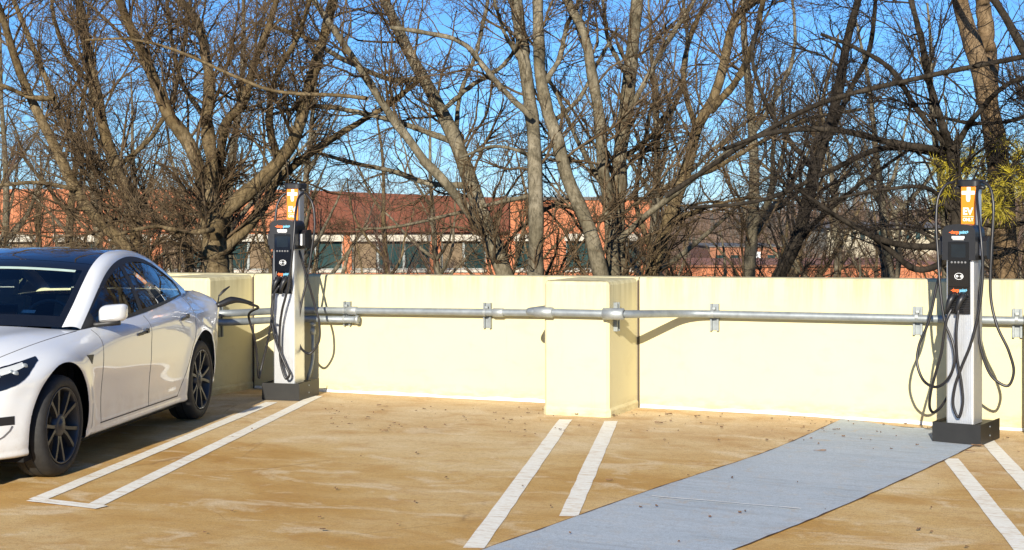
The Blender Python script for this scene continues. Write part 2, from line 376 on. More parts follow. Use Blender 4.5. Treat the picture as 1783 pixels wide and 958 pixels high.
def gh(x, y):      # terrain height: garden level near the deck, a low ridge far off
    r = np.hypot(x, y + 13)
    return -3.0 - 0.9 * sstep(10, 60, r) + 0.15 * np.sin(x * .31) * np.cos(y * .23) + (5.2 + 2.2 * np.sin(x * .013 + 1.0) + 1.0 * np.sin(y * .021)) * sstep(170, 330, r)
rr = np.r_[0, np.geomspace(3, 2500, 60)]; aa = np.linspace(0, 2 * PI, 121)
G = np.array([[(r * math.cos(a), r * math.sin(a) - 13, float(gh(r * math.cos(a), r * math.sin(a) - 13))) for a in aa] for r in rr])
mb = MB(); mb.grid(G); tag(mb.build('ground', M['ground']), kind='structure')

def flat_poly(pts, lift):
    mb = MB(); mb.add([(p[0], p[1], float(deckz(p[0])) + lift) for p in pts], [tuple(range(len(pts)))]); return mb
def stripe(name, a, b, w, lift, mat, n=24, wob=0.0018):
    a, b = np.array(a[:2]), np.array(b[:2]); d = b - a; L = np.linalg.norm(d); d /= L; q = np.array([d[1], -d[0]]); G = []
    for i in range(n + 1):
        c = a + d * L * i / n; e0, e1 = rng.normal(0, wob, 2)
        G.append([(*(c - q * (w / 2 + e0)), float(deckz(c[0])) + lift), (*(c + q * (w / 2 + e1)), float(deckz(c[0])) + lift)])
    mb = MB(); mb.grid(np.array(G)); return tag(mb.build(name, mat), kind='structure')
LW = 0.112
A0, A1 = atg(473, 701), atg(66, 870.5); B0, B1 = atg(552, 690), atg(166, 880)
stripe('parking_line', A0, A1, LW, .004, M['paint']); stripe('parking_line', B0, B1, LW, .004, M['paint'])
dd = (B1 - A1); dd = dd / np.linalg.norm(dd)
stripe('parking_line', atg(70, 873) - dd * .06, atg(165, 884.5) + dd * .05, LW * .95, .008, M['paint'], 10)
dn = lambda a, b: (np.array(b) - np.array(a)) / np.linalg.norm(np.array(b) - np.array(a))
C0, C1 = atg(985, 731), atg(836, 940); stripe('parking_line', C0, C1 + dn(C0, C1) * 0.22, LW, .004, M['paint'])
C0, C1 = atg(1064, 734), atg(990, 900); stripe('parking_line', C0, C1 - dn(C0, C1) * 0.0, LW, .004, M['paint'])
C0, C1 = atg(1655, 799), atg(1772, 945); stripe('parking_line', C0, C1 + dn(C0, C1) * 2.5, LW, .004, M['paint'])
C0, C1 = atg(1716, 766), atg(1783, 838); stripe('parking_line', C0, C1 + dn(C0, C1) * 3.5, LW, .004, M['paint'])
# painted accessible route
EL = [atg(1462, 733), atg(1420, 751), atg(1385, 770), atg(1290, 805), atg(1165, 843), atg(1000, 903), atg(850, 956)]
ER = [atg(1740, 752), atg(1712, 770), atg(1680, 786), atg(1600, 824), atg(1510, 865), atg(1400, 912), atg(1290, 955)]
dl = dn(EL[-2], EL[-1]); dr = dn(ER[-2], ER[-1])
EL.append(EL[-1] + dl * 3); ER.append(ER[-1] + dr * 3)
eL = spline(np.array(EL)[:, :2], 60); eR = spline(np.array(ER)[:, :2], 60)
for E_ in (eL, eR):      # iron out the small kinks of the painted edge
    for _ in range(40): E_[1:-1] = .5 * E_[1:-1] + .25 * (E_[:-2] + E_[2:])
for E_ in (eL, eR): E_[:, 0] += rng.normal(0, .002, len(E_))
eL[0] = (eL[0][0], -0.03); eR[0] = (eR[0][0], -0.55)
G = np.array([[(*(l * (1 - v) + r * v), float(deckz((l * (1 - v) + r * v)[0])) + .0075) for v in np.linspace(0, 1, 9)] for l, r in zip(eL, eR)])
mb = MB(); mb.grid(G); tag(mb.build('walkway', M['walk']), kind='structure')
M['seam'] = simple('rusty_seam', (0.085, 0.045, 0.03), 0.9, 0, 0.5, 12)
for E_ in (eL, eR):
    G = []
    for i, q in enumerate(E_[1:]):
        w_ = 0.0015 + 0.006 * abs(math.sin(i * 1.7) * math.sin(i * .53))
        G.append([(q[0] - w_, q[1], float(deckz(q[0])) + .0095), (q[0] + w_, q[1], float(deckz(q[0])) + .0095)])
    mb = MB(); mb.grid(np.array(G)); tag(mb.build('walkway_seam', M['seam']), kind='structure')
stripe('walkway_joint', atg(1135, 868), atg(1395, 890), .012, .016, M['white_seal'], 20, .003)
# leaf litter and pine straw
V, F = [], []
for i in range(210):
    if i < 170:
        px = rng.uniform(560, 1783); py = {0: 0}.get(0) or (700 + 60 * rng.beta(1, 2) + (px - 560) * .035)
        g = atg(px, py)
    else:
        g = atg(rng.uniform(300, 1783), rng.uniform(740, 958))
    if g[1] > -.04: continue
    a = rng.normal(0, .9); L = rng.choice([.007, .011, .018, .035], p=[.48, .34, .14, .04]) * rng.uniform(.7, 1.5); w_ = rng.uniform(.0015, .004) if L > .02 else L * .5
    d = np.array([math.cos(a), math.sin(a)]); q = np.array([-d[1], d[0]]); z = float(deckz(g[0])) + .018; b = len(V)
    for k in range(4):
        s_ = -1 + 2 * k / 3; ww = w_ * (1 - .6 * abs(s_)); c_ = g[:2] + d * L * s_ + q * L * .15 * s_ * s_
        V += [(*(c_ - q * ww), z - .001), (*(c_ + q * ww), z + rng.uniform(0, .008))]
    F += [(b + 2 * k, b + 2 * k + 1, b + 2 * k + 3, b + 2 * k + 2) for k in range(3)]
tag(mesh_np('leaf_litter', V, F, M['leaf']), 'scattered dead leaf bits and pine straw on the tan deck', 'leaf litter', kind='stuff')

# ------------------------------------------------------------------ parapet wall
def wtop(x): return 1.19 + 0.007 * x
def wall_panel(x0, x1, label):
    n = max(2, int((x1 - x0) / .25)); xs = np.linspace(x0, x1, n); b = .018; G = []
    for x in xs:
        h = wtop(x); zb = float(deckz(x)) - .05
        G.append([(x, 0, zb), (x, 0, h - b), (x, b, h), (x, .20 - b, h + .004), (x, .20, h - b), (x, .20, -.6)])
    mb = MB(); mb.grid(np.array(G), False); k = 6
    mb.f = [f[::-1] for f in mb.f]
    mb.f += [tuple(range(k)), tuple(range(len(mb.v) - 1, len(mb.v) - 1 - k, -1))]; mb.sm += [False] * 2
    o = mb.build('parapet_wall', M['wall']); tag(o, label, 'wall', 'cream parapet wall panels')
    G = []
    for x in np.linspace(x0 + .01, x1 - .01, n * 3):
        z = float(deckz(x)); e = .028 + .006 * math.sin(x * 5.3) + .004 * math.sin(x * 17)
        G.append([(x, -.020 - .006 * math.sin(x * 7), z + .003), (x, -.013, z + e * .7), (x, -.002, z + e)])
    mb = MB(); mb.grid(np.array(G)); mb.f = [f[::-1] for f in mb.f]; mb.build('base_seal', M['white_seal'], o)
    return o
PIL = [(-13.08, -12.49), (-9.065, -8.475), (-5.05, -4.46), (-1.03, -.44), (2.98, 3.57)]
labs = ['cream parapet wall panel far left behind the car', 'cream parapet wall panel directly behind the white car and left of its pillar', 'cream parapet wall panel between the left charging station and the middle pillar',
        'cream parapet wall panel between the middle pillar and the right charging station', 'cream parapet wall panel at the right end past the right charging station', 'cream parapet wall panel beyond the right edge']
edges = [-30] + [b + .018 for a, b in PIL] + [30]
for i in range(len(edges) - 1): wall_panel(edges[i] + .006, edges[i + 1] - .006, labs[i])
wall_panel(-30, -29.99, labs[0]) if False else None
PD = .745
def pilaster(x0, x1, label):
    h = wtop((x0 + x1) / 2) - .004; zb = float(deckz((x0 + x1) / 2)) - .05; b = .022
    def ring(i, z, f=0): return [(x0 + i, -.002, z), (x0 + i, -PD + b + f, z), (x0 + b + f, -PD + i, z), (x1 - b - f, -PD + i, z), (x1 - i, -PD + b + f, z), (x1 - i, -.002, z)]
    rings = [ring(-.012, zb), ring(-.012, zb + .10), ring(0, zb + .125), ring(0, h - .035), ring(.010, h - .010), ring(.035, h)]
    v = sum(rings, []); f = []
    for k in range(len(rings) - 1):
        for i in range(6):
            j = (i + 1) % 6; f.append((k * 6 + i, k * 6 + j, k * 6 + 6 + j, k * 6 + 6 + i))
    f.append(tuple(range((len(rings) - 1) * 6, len(rings) * 6)))
    mb = MB(); mb.add(v, f); o = mb.build('wall_pillar', M['wall'])
    tag(o, label, 'pillar', 'cream pillars standing out from the parapet wall')
    mb = MB(); mb.box(x1 + .002, x1 + .020, -.0012, .004, float(deckz(x1)), h - .02); mb.build('joint_filler', M['joint'], o)
for (a, b), l in zip(PIL, ['cream wall pillar far left outside the frame', 'cream wall pillar half hidden by the tail of the white car', 'cream wall pillar in the middle with the conduit crossing its front', 'cream wall pillar just right of the right charging station', 'cream wall pillar beyond the right edge']):
    pilaster(a, b, l)

# ------------------------------------------------------------------ conduits
def cz(x): return float(np.interp(x, [-20, -8, -6.5, -5.1, -4.46, -3.8, -2.9, -1.2, 6], [.76, .793, .810, .826, .846, .855, .866, .870, .88]))
R1 = .0335
def arc_corner(p0, p1, p2, r, n=8):
    p0, p1, p2 = map(np.array, (p0, p1, p2)); a = (p0 - p1) / np.linalg.norm(p0 - p1); b = (p2 - p1) / np.linalg.norm(p2 - p1)
    s, e = p1 + a * r, p1 + b * r; return [(1 - t) ** 2 * s + 2 * t * (1 - t) * p1 + t * t * e for t in np.linspace(0, 1, n)]
def run(pts, rs):
    out = [np.array(pts[0], float)]
    for i in range(1, len(pts) - 1): out += arc_corner(pts[i - 1], pts[i], pts[i + 1], rs[i - 1])
    out.append(np.array(pts[-1], float)); res = [out[0]]
    for q in out[1:]:
        n = max(1, int(np.linalg.norm(q - res[-1]) / .25))
        p0 = res[-1]; res += [p0 + (q - p0) * k / n for k in range(1, n + 1)]
    return res
yw, yp = -.072, -PD - .06
def conduit(name, path, label, fittings, r=R1):
    root = empty(name, path[0]); o0 = np.array(path[0])
    mb = MB(); mb.tube([np.array(q) - o0 for q in path], r, 14); mb.build('pipe', M['galv'], root)
    for a, b, rr_ in fittings:
        mb = MB(); a, b = np.array(a) - o0, np.array(b) - o0; d = (b - a) / np.linalg.norm(b - a); L = np.linalg.norm(b - a)
        mb.lathe([(r + .001, 0), (rr_, .006), (rr_, L - .006), (r + .001, L)], a, d, 16)
        mb.build('coupling', M['galv_dull'], root)
    return tag(root, label, 'conduit', 'galvanised conduits along the parapet')
l0 = PIL[2][0]; r0 = PIL[2][1]
pA = run([(-20, yw, cz(-20) - .03), (PIL[1][0] - .9, yw, cz(-9.6)), (PIL[1][0] - .15, yp, cz(-9)), (PIL[1][1] + .2, yp, cz(-8.3)), (-7.95, yw, cz(-8)), (l0 - .10, yw, cz(l0))], [.3, .2, .2, .3])
conduit('conduit', pA, 'upper galvanised conduit running from behind the car to the middle pillar', [((-5.83, yw, cz(-5.83)), (-5.72, yw, cz(-5.72)), .041), ((-7.35, yw, cz(-7.35)), (-7.25, yw, cz(-7.25)), .041), ((PIL[1][1] - .12, yp, cz(-8.5)), (PIL[1][1] + .06, yp, cz(-8.4)), .05)])
zc = .882
pB = run([(l0 - .13, yw, zc), (l0 - .13, yp, zc), (r0 + .16, yp, zc), (r0 + .50, yw, cz(-3.96)), (6, yw, cz(6))], [.07, .14, .22])
conduit('conduit', pB, 'galvanised conduit crossing the front of the middle pillar and running right', [((l0 - .06, yp, zc), (l0 + .11, yp, zc), .045), ((r0 - .03, yp, zc), (r0 + .16, yp, zc), .050)])
zl = -.085
pC = run([(-20, yw, cz(-20) + zl), (PIL[1][0] - .9, yw, cz(-9.6) + zl), (PIL[1][0] - .15, yp, cz(-9) + zl), (PIL[1][1] + .2, yp, cz(-8.3) + zl), (-7.95, yw, cz(-8) + zl), (-7.235, yw, cz(-7.2) + zl)], [.3, .2, .2, .3])
conduit('conduit', pC, 'lower galvanised conduit ending in a cap just right of the left charging station', [((-7.27, yw, cz(-7.25) + zl), (-7.23, yw, cz(-7.2) + zl), .042), ((PIL[1][1] - .16, yp, cz(-8.5) + zl), (PIL[1][1] + .10, yp, cz(-8.4) + zl), .056)])
# riser behind the left station
rz = run([(-7.74, yw, cz(-7.74) + zl - .03), (-7.74, yw, .30), (-7.75, -.16, .12)], [.1])
conduit('conduit', rz, 'short galvanised riser conduit dropping behind the left charging station', [((-7.74, yw, 0.56), (-7.74, yw, 0.62), .028), ((-7.74, yw, 0.64), (-7.74, yw, 0.68), .030)], .019)
def bracket(x, y, zmid, label, low=False, rotz=0):
    root = empty('conduit_bracket', (x, y, zmid), rotz)
    mb = MB(); zt, zb_ = .085, -.150
    for sx in (-1, 1): mb.box(sx * .030 - .008, sx * .030 + .008, -.036, 0, zb_, zt)
    mb.box(-.022, .022, -.008, -.0015, zb_ + .003, zt - .003); mb.build('strut', M['galv'], root)
    for dz in ([0, zl] if low else [0]):
        mb = MB(); th = np.linspace(-.35 * PI, 1.35 * PI, 14)
        for sx in (0,):
            G = np.array([[(sx - .012, -.072 - (R1 + .004) * math.cos(a - PI / 2) * 0 + (R1 + .004) * math.cos(a), dz + (R1 + .004) * math.sin(a)), (sx + .012, -.072 + (R1 + .004) * math.cos(a), dz + (R1 + .004) * math.sin(a))] for a in np.linspace(0, 2 * PI, 17)])
            mb.grid(G)
        mb.box(-.014, .014, -.05, -.03, dz + R1 + .001, dz + R1 + .022); mb.build('pipe_clamp', M['galv_dull'], root)
    return tag(root, label, 'bracket', 'galvanised strut brackets holding the conduit')
bracket(-7.387, -.001, cz(-7.387), 'strut bracket holding two conduits right of the left charging station', True)
bracket(-5.908, -.001, cz(-5.908), 'strut bracket holding one conduit midway along the panel left of the middle pillar')
bracket(-3.742, -.001, cz(-3.742), 'strut bracket on the panel just right of the middle pillar')
bracket(-2.013, -.001, cz(-2.0), 'strut bracket just left of the right charging station')
bracket(-1.228, -.001, cz(-1.2), 'strut bracket just right of the right charging station')
def side_bracket(x, zmid, label, low=False):
    root = empty('conduit_bracket', (x, -PD + .16, zmid)); mb = MB()
    zb_ = -.16 if not low else -.24
    mb.box(.001, .036, -.04, -.024, zb_, .085); mb.box(.001, .036, .012, .028, zb_, .085); mb.box(.002, .008, -.024, .012, zb_ + .003, .082); mb.build('strut', M['galv'], root)
    mb = MB()
    for dz in ([0, zl] if low else [0]):
        mb.box(.037, .078, -.235, .022, dz - .012, dz + .012)
    mb.build('pipe_clamp', M['galv_dull'], root)
    tag(root, label, 'bracket', 'galvanised strut brackets holding the conduit')
side_bracket(r0, zc, 'strut bracket on the right face of the middle pillar'); side_bracket(PIL[1][1], cz(-8.4), 'strut bracket on the right face of the pillar behind the car', True)
# ------------------------------------------------------------------ charging stations
def text_mesh(name, body, size, mat, parent, loc, rot=(PI / 2, 0, 0), width=None, bold=0.0):
    cu = bpy.data.curves.new(name, 'FONT'); cu.body = body; cu.size = size; cu.align_x = 'CENTER'; cu.align_y = 'CENTER'; cu.extrude = .0006; cu.offset = bold; cu.resolution_u = 3
    tmp = bpy.data.objects.new(name, cu); COL.objects.link(tmp); dg = bpy.context.evaluated_depsgraph_get()
    me = bpy.data.meshes.new_from_object(tmp.evaluated_get(dg)); bpy.data.objects.remove(tmp); bpy.data.curves.remove(cu)
    me.materials.clear(); me.materials.append(mat)
    xs = [v.co.x for v in me.vertices]; w = max(xs) - min(xs); cx = (max(xs) + min(xs)) / 2; k = (width / w) if width else 1
    for v in me.vertices: v.co.x = (v.co.x - cx) * k
    o = bpy.data.objects.new(name, me); COL.objects.link(o); o.parent = parent; o.location = loc; o.rotation_euler = rot
    return o

def rrect(w, d, r, cx=0, cy=0, n=5):
    P = []
    for sx, sy, a0 in ((1, 1, 0), (-1, 1, PI / 2), (-1, -1, PI), (1, -1, 1.5 * PI)):
        for k in range(n): a = a0 + PI / 2 * k / (n - 1); P.append((cx + sx * (w / 2 - r) + r * math.cos(a), cy + sy * (d / 2 - r) + r * math.sin(a)))
    return P

def station(loc, rz, label):
    t = empty('charging_station', loc, rz); tag(t, label, 'EV charger', 'EV charging stations by the parapet')
    # local: x right, -y front, z up; origin = centre of the base box
    fy = -.25
    mb = MB(); BW, BD, BH = .37, .50, .157; wl = .006
    mb.box(-BW/2, BW/2, -BD/2, -BD/2 + wl, 0, BH); mb.box(-BW/2, -BW/2 + wl, -BD/2 + wl + .0005, BD/2, 0, BH - .001); mb.box(BW/2 - wl, BW/2, -BD/2 + wl + .0005, BD/2, 0, BH - .001)
    mb.box(-BW/2 + wl + .001, BW/2 - wl - .001, -BD/2 + wl + .001, BD/2 - .01, .0, BH - .02); b = mb.build('base_box', M['black_steel'], t)
    for y, z in ((-.01, .118), (-.01, .05)):
        mb = MB(); mb.lathe([(.0, .004), (.006, .004), (.008, 0)], (BW/2, y, z), (1, 0, 0), 10); mb.build('bolt', M['galv'], b)
    # front column with ribbed aluminium extrusion
    cw, y0, y1 = .212, -.165, .055
    poly = []
    def edge(p, q, n, depth):
        p, q = np.array(p), np.array(q); d = q - p; nrm = np.array([-d[1], d[0]]) / np.linalg.norm(d)
        for k in range(n):
            for f, dp in ((0, 0), (.42, 0), (.5, depth), (.92, depth)): poly.append(tuple(p + d * (k + f) / n + nrm * dp))
    edge((-cw/2 + .012, y0), (cw/2 - .012, y0), 14, .0025); poly.append((cw/2 - .012, y0))
    poly += [(cw/2 - .004, y0 + .004), (cw/2, y0 + .014), (cw/2, y1)]; poly += [(-cw/2, y1), (-cw/2, y0 + .014), (-cw/2 + .004, y0 + .004)]
    mb = MB(); mb.prism(poly, 'z', BH - .015, 1.58); mb.build('front_column', M['alu'], t)
    mb = MB(); mb.prism(rrect(.125, .15, .03, 0, .133), 'z', BH - .015, 1.965); 
    rc = mb.build('rear_column', M['alu'], t)
    mb = MB(); mb.box(-.05, .05, y1 + .0005, y1 + .0035, BH, 1.575); mb.build('column_groove', M['trim'], t)
    # cap with side arms
    mb = MB(); C = rrect(.178, .20, .05, 0, .13, 7); C2 = rrect(.165, .187, .045, 0, .13, 7); n = len(C)
    v = [(*p, 1.963) for p in C] + [(*p, 2.0) for p in C] + [(*p, 2.012) for p in C2]
    mb.add(v, [(k*n+i, k*n+(i+1)%n, k*n+n+(i+1)%n, k*n+n+i) for k in range(2) for i in range(n)] + [tuple(range(2*n, 3*n)), tuple(range(n-1, -1, -1))])
    cap = mb.build('top_cap', M['black'], t)
    for sx in (-1, 1):
        mb = MB(); mb.tube([(sx * .06, .09, 1.955), (sx * .095, .085, 1.952), (sx * .118, .08, 1.944)], [.02, .017, .013], 10); mb.build('cable_arm', M['black'], cap)
    # orange sign panel on the rear column
    sw, z0, z1 = .112, 1.50, 1.960
    mb = MB(); mb.box(-sw/2, sw/2, .046, .0565, z0, z1, .002); sg = mb.build('sign_panel', M['orange'], t); yy = .0452
    text_mesh('lettering', 'EV', .075, M['white'], sg, (0, yy, 1.765), width=.078, bold=.0022)
    text_mesh('lettering', 'ONLY', .036, M['white'], sg, (0, yy, 1.702), width=.082, bold=.0008)
    mb = MB(); mb.box(-.042, .042, yy - .0005, yy + .0006, 1.726, 1.7285); mb.build('rule_line', M['white'], sg)
    mb = MB()   # plug emblem
    mb.prism([(-.050, 1.925), (-.050, 1.897), (-.016, 1.897), (-.016, 1.862), (-.009, 1.842), (.009, 1.842), (.016, 1.862), (.016, 1.897), (.050, 1.897), (.050, 1.925), (.018, 1.925), (.018, 1.955), (-.010, 1.955), (-.010, 1.925)], 'y', yy - .0004, yy + .0006); mb.build('emblem', M['white'], sg)
    # head: housing, wider at the top, tapering into an inset panel
    hf = y0 - .030
    mb = MB()
    out = [(-.128, 1.395), (.128, 1.395), (.128, 1.60)] + [(.128 - .045 * (1 - math.cos(a)), 1.60 + .06 * math.sin(a)) for a in np.linspace(.2, PI / 2, 6)] + [(.083 - .166 * k / 8, 1.66 + .010 * math.sin(PI * k / 8)) for k in range(1, 8)] + [(-.128 + .045 * (1 - math.cos(a)), 1.60 + .06 * math.sin(a)) for a in np.linspace(PI / 2, .2, 6)] + [(-.128, 1.60)]
    mb.prism(out, 'y', hf, .045)
    hd = mb.build('head_housing', M['black'], t)
    mb = MB(); mb.box(-.086, .086, hf + .006, y0 + .01, .985, 1.3945, .004); mb.build('front_panel', M['black_gloss'], hd)
    mb = MB(); mb.box(-.080, .080, hf - .004, hf + .001, 1.19, 1.535, .003); fp = mb.build('display_bezel', M['black_gloss'], hd)
    mb = MB(); mb.box(-.055, .055, hf - .0055, hf - .0035, 1.415, 1.515); mb.build('screen', M['screen'], fp)
    for k in range(5):
        mb = MB(); mb.lathe([(.0, .004), (.007, .004), (.009, 0)], (-.052 + .026 * k, hf - .004, 1.378), (0, -1, 0), 12); mb.build('button', M['grey_btn'], fp)
    mb = MB()   # contactless reader: pale ring with wave arcs
    c_ = (0.004, 1.272)
    def ringseg(r0_, r1_, a0, a1, ex=1.35, n=24):
        G = np.array([[(c_[0] + ex * r * math.cos(a), hf - .0050, c_[1] + r * math.sin(a)) for r in (r0_, r1_)] for a in np.linspace(a0, a1, n)]); mb.grid(G, False)
    ringseg(.0225, .0255, 0, 2 * PI); 
    for r in (.007, .012, .017): ringseg(r, r + .0026, -.7, .7)
    mb.prism([(-.018, 1.265), (-.004, 1.265), (.001, 1.271), (-.004, 1.281), (-.018, 1.279)], 'y', hf - .0052, hf - .0048)
    mb.build('card_reader', M['white'], fp)
    for z, w in ((1.608, .150), (1.165, .125)):
        yk = hf - .0008 if z > 1.4 else hf + .0052
        lg = text_mesh('logo', '\u2013charge', .036, M['logo_orange'], hd, (-w * .25 + .002, yk, z), width=w * .5, bold=.0014)
        text_mesh('logo', 'point+', .036, M['logo_blue'], hd, (w * .25 + .004, yk, z), width=w * .46, bold=.0012)
    mb = MB(); mb.box(-.052, .045, hf - .0012, hf + .0005, 1.560, 1.578); mb.box(-.045, .04, hf - .0012, hf + .0005, 1.549, 1.553); mb.build('white_label', M['white'], hd)
    mb = MB()
    for k in range(9): mb.box(-.080, .080, hf + .001, hf + .007, .997 + .013 * k, 1.003 + .013 * k)
    mb.build('vent_slats', M['black'], hd)
    # plugs parked in the front panel
    for sx in (-.042, .034):
        pl = MB(); pl.tube([(sx + .006, hf + .02, 1.128), (sx + .004, hf - .025, 1.118), (sx - .010, hf - .045, 1.085), (sx - .030, hf - .042, 1.03), (sx - .040, hf - .036, .985)], [.026, .029, .024, .018, .014], 12)
        pl.tube([(sx + .005, hf - .028, 1.135), (sx + .018, hf - .046, 1.125)], [.012, .008], 8); pl.build('plug', M['black'], t)
    # side holsters with white strips
    for sx in (-1, 1):
        mb = MB(); x0_, x1_ = (.1285, .185) if sx > 0 else (-.185, -.1285)
        ho = [(-.10, 1.43), (-.06, 1.40), (.05, 1.40), (.075, 1.43), (.075, 1.53), (.05, 1.575), (-.05, 1.575), (-.10, 1.54)]
        mb.prism(ho, 'x', x0_, x1_); h = mb.build('holster', M['black'], t)
        mb = MB(); xc = sx * .146; mb.box(xc - .012, xc + .012, -.1035, -.1005, 1.43, 1.535); mb.build('white_strip', M['white'], h)
    return t

def cable(t, pts, name='cable', r=.0115, n=70):
    P = spline(np.array(pts), n); inv = t.matrix_world.inverted() if False else (Matrix.Translation(t.location) @ Matrix.Rotation(t.rotation_euler[2], 4, 'Z')).inverted()
    Q = [tuple(inv @ Vector(q)) for q in P]
    mb = MB(); mb.tube(Q, r, 8); return mb.build(name, M['rubber'], t)

thR, thL = math.radians(-10), math.radians(9)
def base_center(px, py, th): 
    g = atg(px, py); d = np.array([-math.sin(th), math.cos(th)]); c = g[:2] + d * .25; return (c[0], c[1], float(deckz(c[0])) + .004)
sR = station(base_center(1665, 774, thR), thR, 'right charging station with cables looped on both sides, beside the blue painted path')
sL = station(base_center(488.5, 697.8, thL), thL, 'left charging station with orange sign beside the white car, one cable plugged into it')
def loc_y(t, y, px):      # world Y of the vertical plane through the station at local depth y, near pixel column px
    return t.location[1] + y
def tr(t, seq): return [at(x, y, t.location[1] + dy) for x, y, dy in seq]
# right station cables
cable(sR, tr(sR, [(1662, 317, .08), (1648, 321, .04), (1635, 340, .0), (1630, 380, -.03), (1633, 440, -.06), (1636, 490, -.10), (1641, 537, -.16), (1647, 567, -.20), (1659, 597, -.23), (1662, 632, -.24), (1650, 661, -.22), (1630, 674, -.16), (1610, 665, -.10), (1597, 634, -.06), (1600, 603, -.04), (1617, 560, -.03), (1629, 507, -.02), (1637, 470, -.01), (1640, 438, -.01)]), n=110)
cable(sR, tr(sR, [(1657, 538, -.235), (1650, 552, -.25), (1644, 580, -.25), (1639, 614, -.24), (1630, 647, -.22), (1620, 687, -.16), (1619, 710, -.10), (1625, 718, -.03), (1634, 713, .02), (1645, 699, .08), (1655, 680, .12)]), n=80)
cable(sR, tr(sR, [(1669, 538, -.235), (1665, 580, -.245), (1667, 627, -.235), (1674, 667, -.225), (1676, 705, -.22), (1669, 727, -.215), (1660, 708, -.215), (1662, 677, -.22), (1674, 640, -.23), (1690, 600, -.24), (1700, 563, -.24), (1707, 525, -.24), (1711, 470, -.23), (1709, 425, -.22), (1704, 375, -.15), (1701, 340, -.03), (1704, 318, .06)]), n=120)
cable(sR, tr(sR, [(1710, 316, .07), (1722, 324, .05), (1729, 350, .02), (1729, 390, .0), (1726, 442, -.02), (1726, 525, -.04), (1737, 570, -.06), (1757, 613, -.06), (1765, 650, -.05), (1755, 672, -.05), (1731, 660, -.06), (1708, 608, -.07), (1703, 559, -.07), (1707, 500, -.06), (1712, 450, -.03)]), n=110)
# left station cables
cable(sL, tr(sL, [(506, 335, .09), (494, 339, .05), (484, 354, .02), (480, 375, .0), (478, 410, -.02), (476, 470, -.04), (474, 525, -.08), (476, 570, -.18), (484, 603, -.24), (494, 632, -.24)]), n=70)
cable(sL, tr(sL, [(487, 497, -.235), (477, 512, -.25), (473, 545, -.26), (477, 581, -.26), (486, 610, -.245), (497, 636, -.24), (504, 653, -.235), (499, 660, -.235), (491, 641, -.235), (487, 605, -.24), (488, 563, -.25), (492, 537, -.26), (499, 510, -.26), (505, 475, -.26), (511, 420, -.25), (515, 370, -.18), (520, 344, -.04), (528, 336, .08)]), n=120)
cable(sL, tr(sL, [(521, 436, -.03), (532, 475, .0), (547, 528, .06), (556, 563, .08), (554, 598, .08), (538, 616, .05), (524, 606, .0), (519, 572, -.02), (525, 528, .0), (534, 489, .03), (543, 432, .06), (548, 388, .08), (542, 350, .09), (531, 336, .1)]), n=100)
# cable and plug to the car
PORT = at(361, 528, -1.33)
pc = [PORT + np.array([.16, .27, .03]), at(422, 531, -1.02), at(433, 551, -1.0), at(442, 584, -.95), at(447, 616, -.9), at(449, 643, -.88), at(451, 658, -.85), at(455, 641, -.82), at(463, 608, -.8), at(471, 570, -.8), at(476, 525, -.78), at(482, 470, -.72), at(486, 440, -.68)]

# ------------------------------------------------------------------ white electric saloon
CAR_A = math.radians(16.5)
car_n = np.array([math.cos(CAR_A), math.sin(CAR_A)]); car_t = np.array([-math.sin(CAR_A), math.cos(CAR_A)])
fw = np.array([-6.771, -4.90]) - car_n * .905          # centre of the front axle on the ground
car_o = fw - car_t * .841                               # nose
car = empty('parked_car', (car_o[0], car_o[1], 0.0), CAR_A)
tag(car, 'white electric saloon with dark glass roof, nose out, plugged in at its tail', 'car')
SF, SR, WR = .841, 3.716, .334
def cr(xs, ys):
    xs, ys = np.array(xs, float), np.array(ys, float)
    h = np.diff(xs); d = np.diff(ys) / h; mm = np.zeros_like(ys); mm[0], mm[-1] = d[0], d[-1]
    for i in range(1, len(xs) - 1):
        mm[i] = 0 if d[i-1] * d[i] <= 0 else 3 * (h[i-1] + h[i]) / ((2*h[i] + h[i-1]) / d[i-1] + (h[i] + 2*h[i-1]) / d[i])
    def f(x):
        x = np.clip(np.asarray(x, float), xs[0], xs[-1]); k = np.clip(np.searchsorted(xs, x, side='right') - 1, 0, len(xs) - 2)
        q = (x - xs[k]) / h[k]
        return (2*q**3-3*q**2+1)*ys[k] + (q**3-2*q**2+q)*h[k]*mm[k] + (-2*q**3+3*q**2)*ys[k+1] + (q**3-q**2)*h[k]*mm[k+1]
    return f
# perimeter p in [0,1..]: plan outline of the widest line, front centre -> side -> rear centre
plan = np.array([(0, 0), (.22, .008), (.42, .035), (.58, .09), (.70, .18), (.79, .30), (.855, .46), (.893, .65), (.912, .85), (.920, 1.15), (.9235, 1.6), (.9245, 2.2), (.9245, 2.8), (.922, 3.3), (.916, 3.7), (.90, 4.0), (.865, 4.28), (.81, 4.47), (.72, 4.60), (.58, 4.665), (.36, 4.69), (0, 4.694)])
pl_ = spline(plan, 900)
NU = 460
# resample: denser where curvature is high -> by arc length
dl_ = np.r_[0, np.cumsum(np.linalg.norm(np.diff(pl_, axis=0), axis=1))]
tt = np.linspace(0, dl_[-1], NU)
PW, PS = np.interp(tt, dl_, pl_[:, 0]), np.interp(tt, dl_, pl_[:, 1])
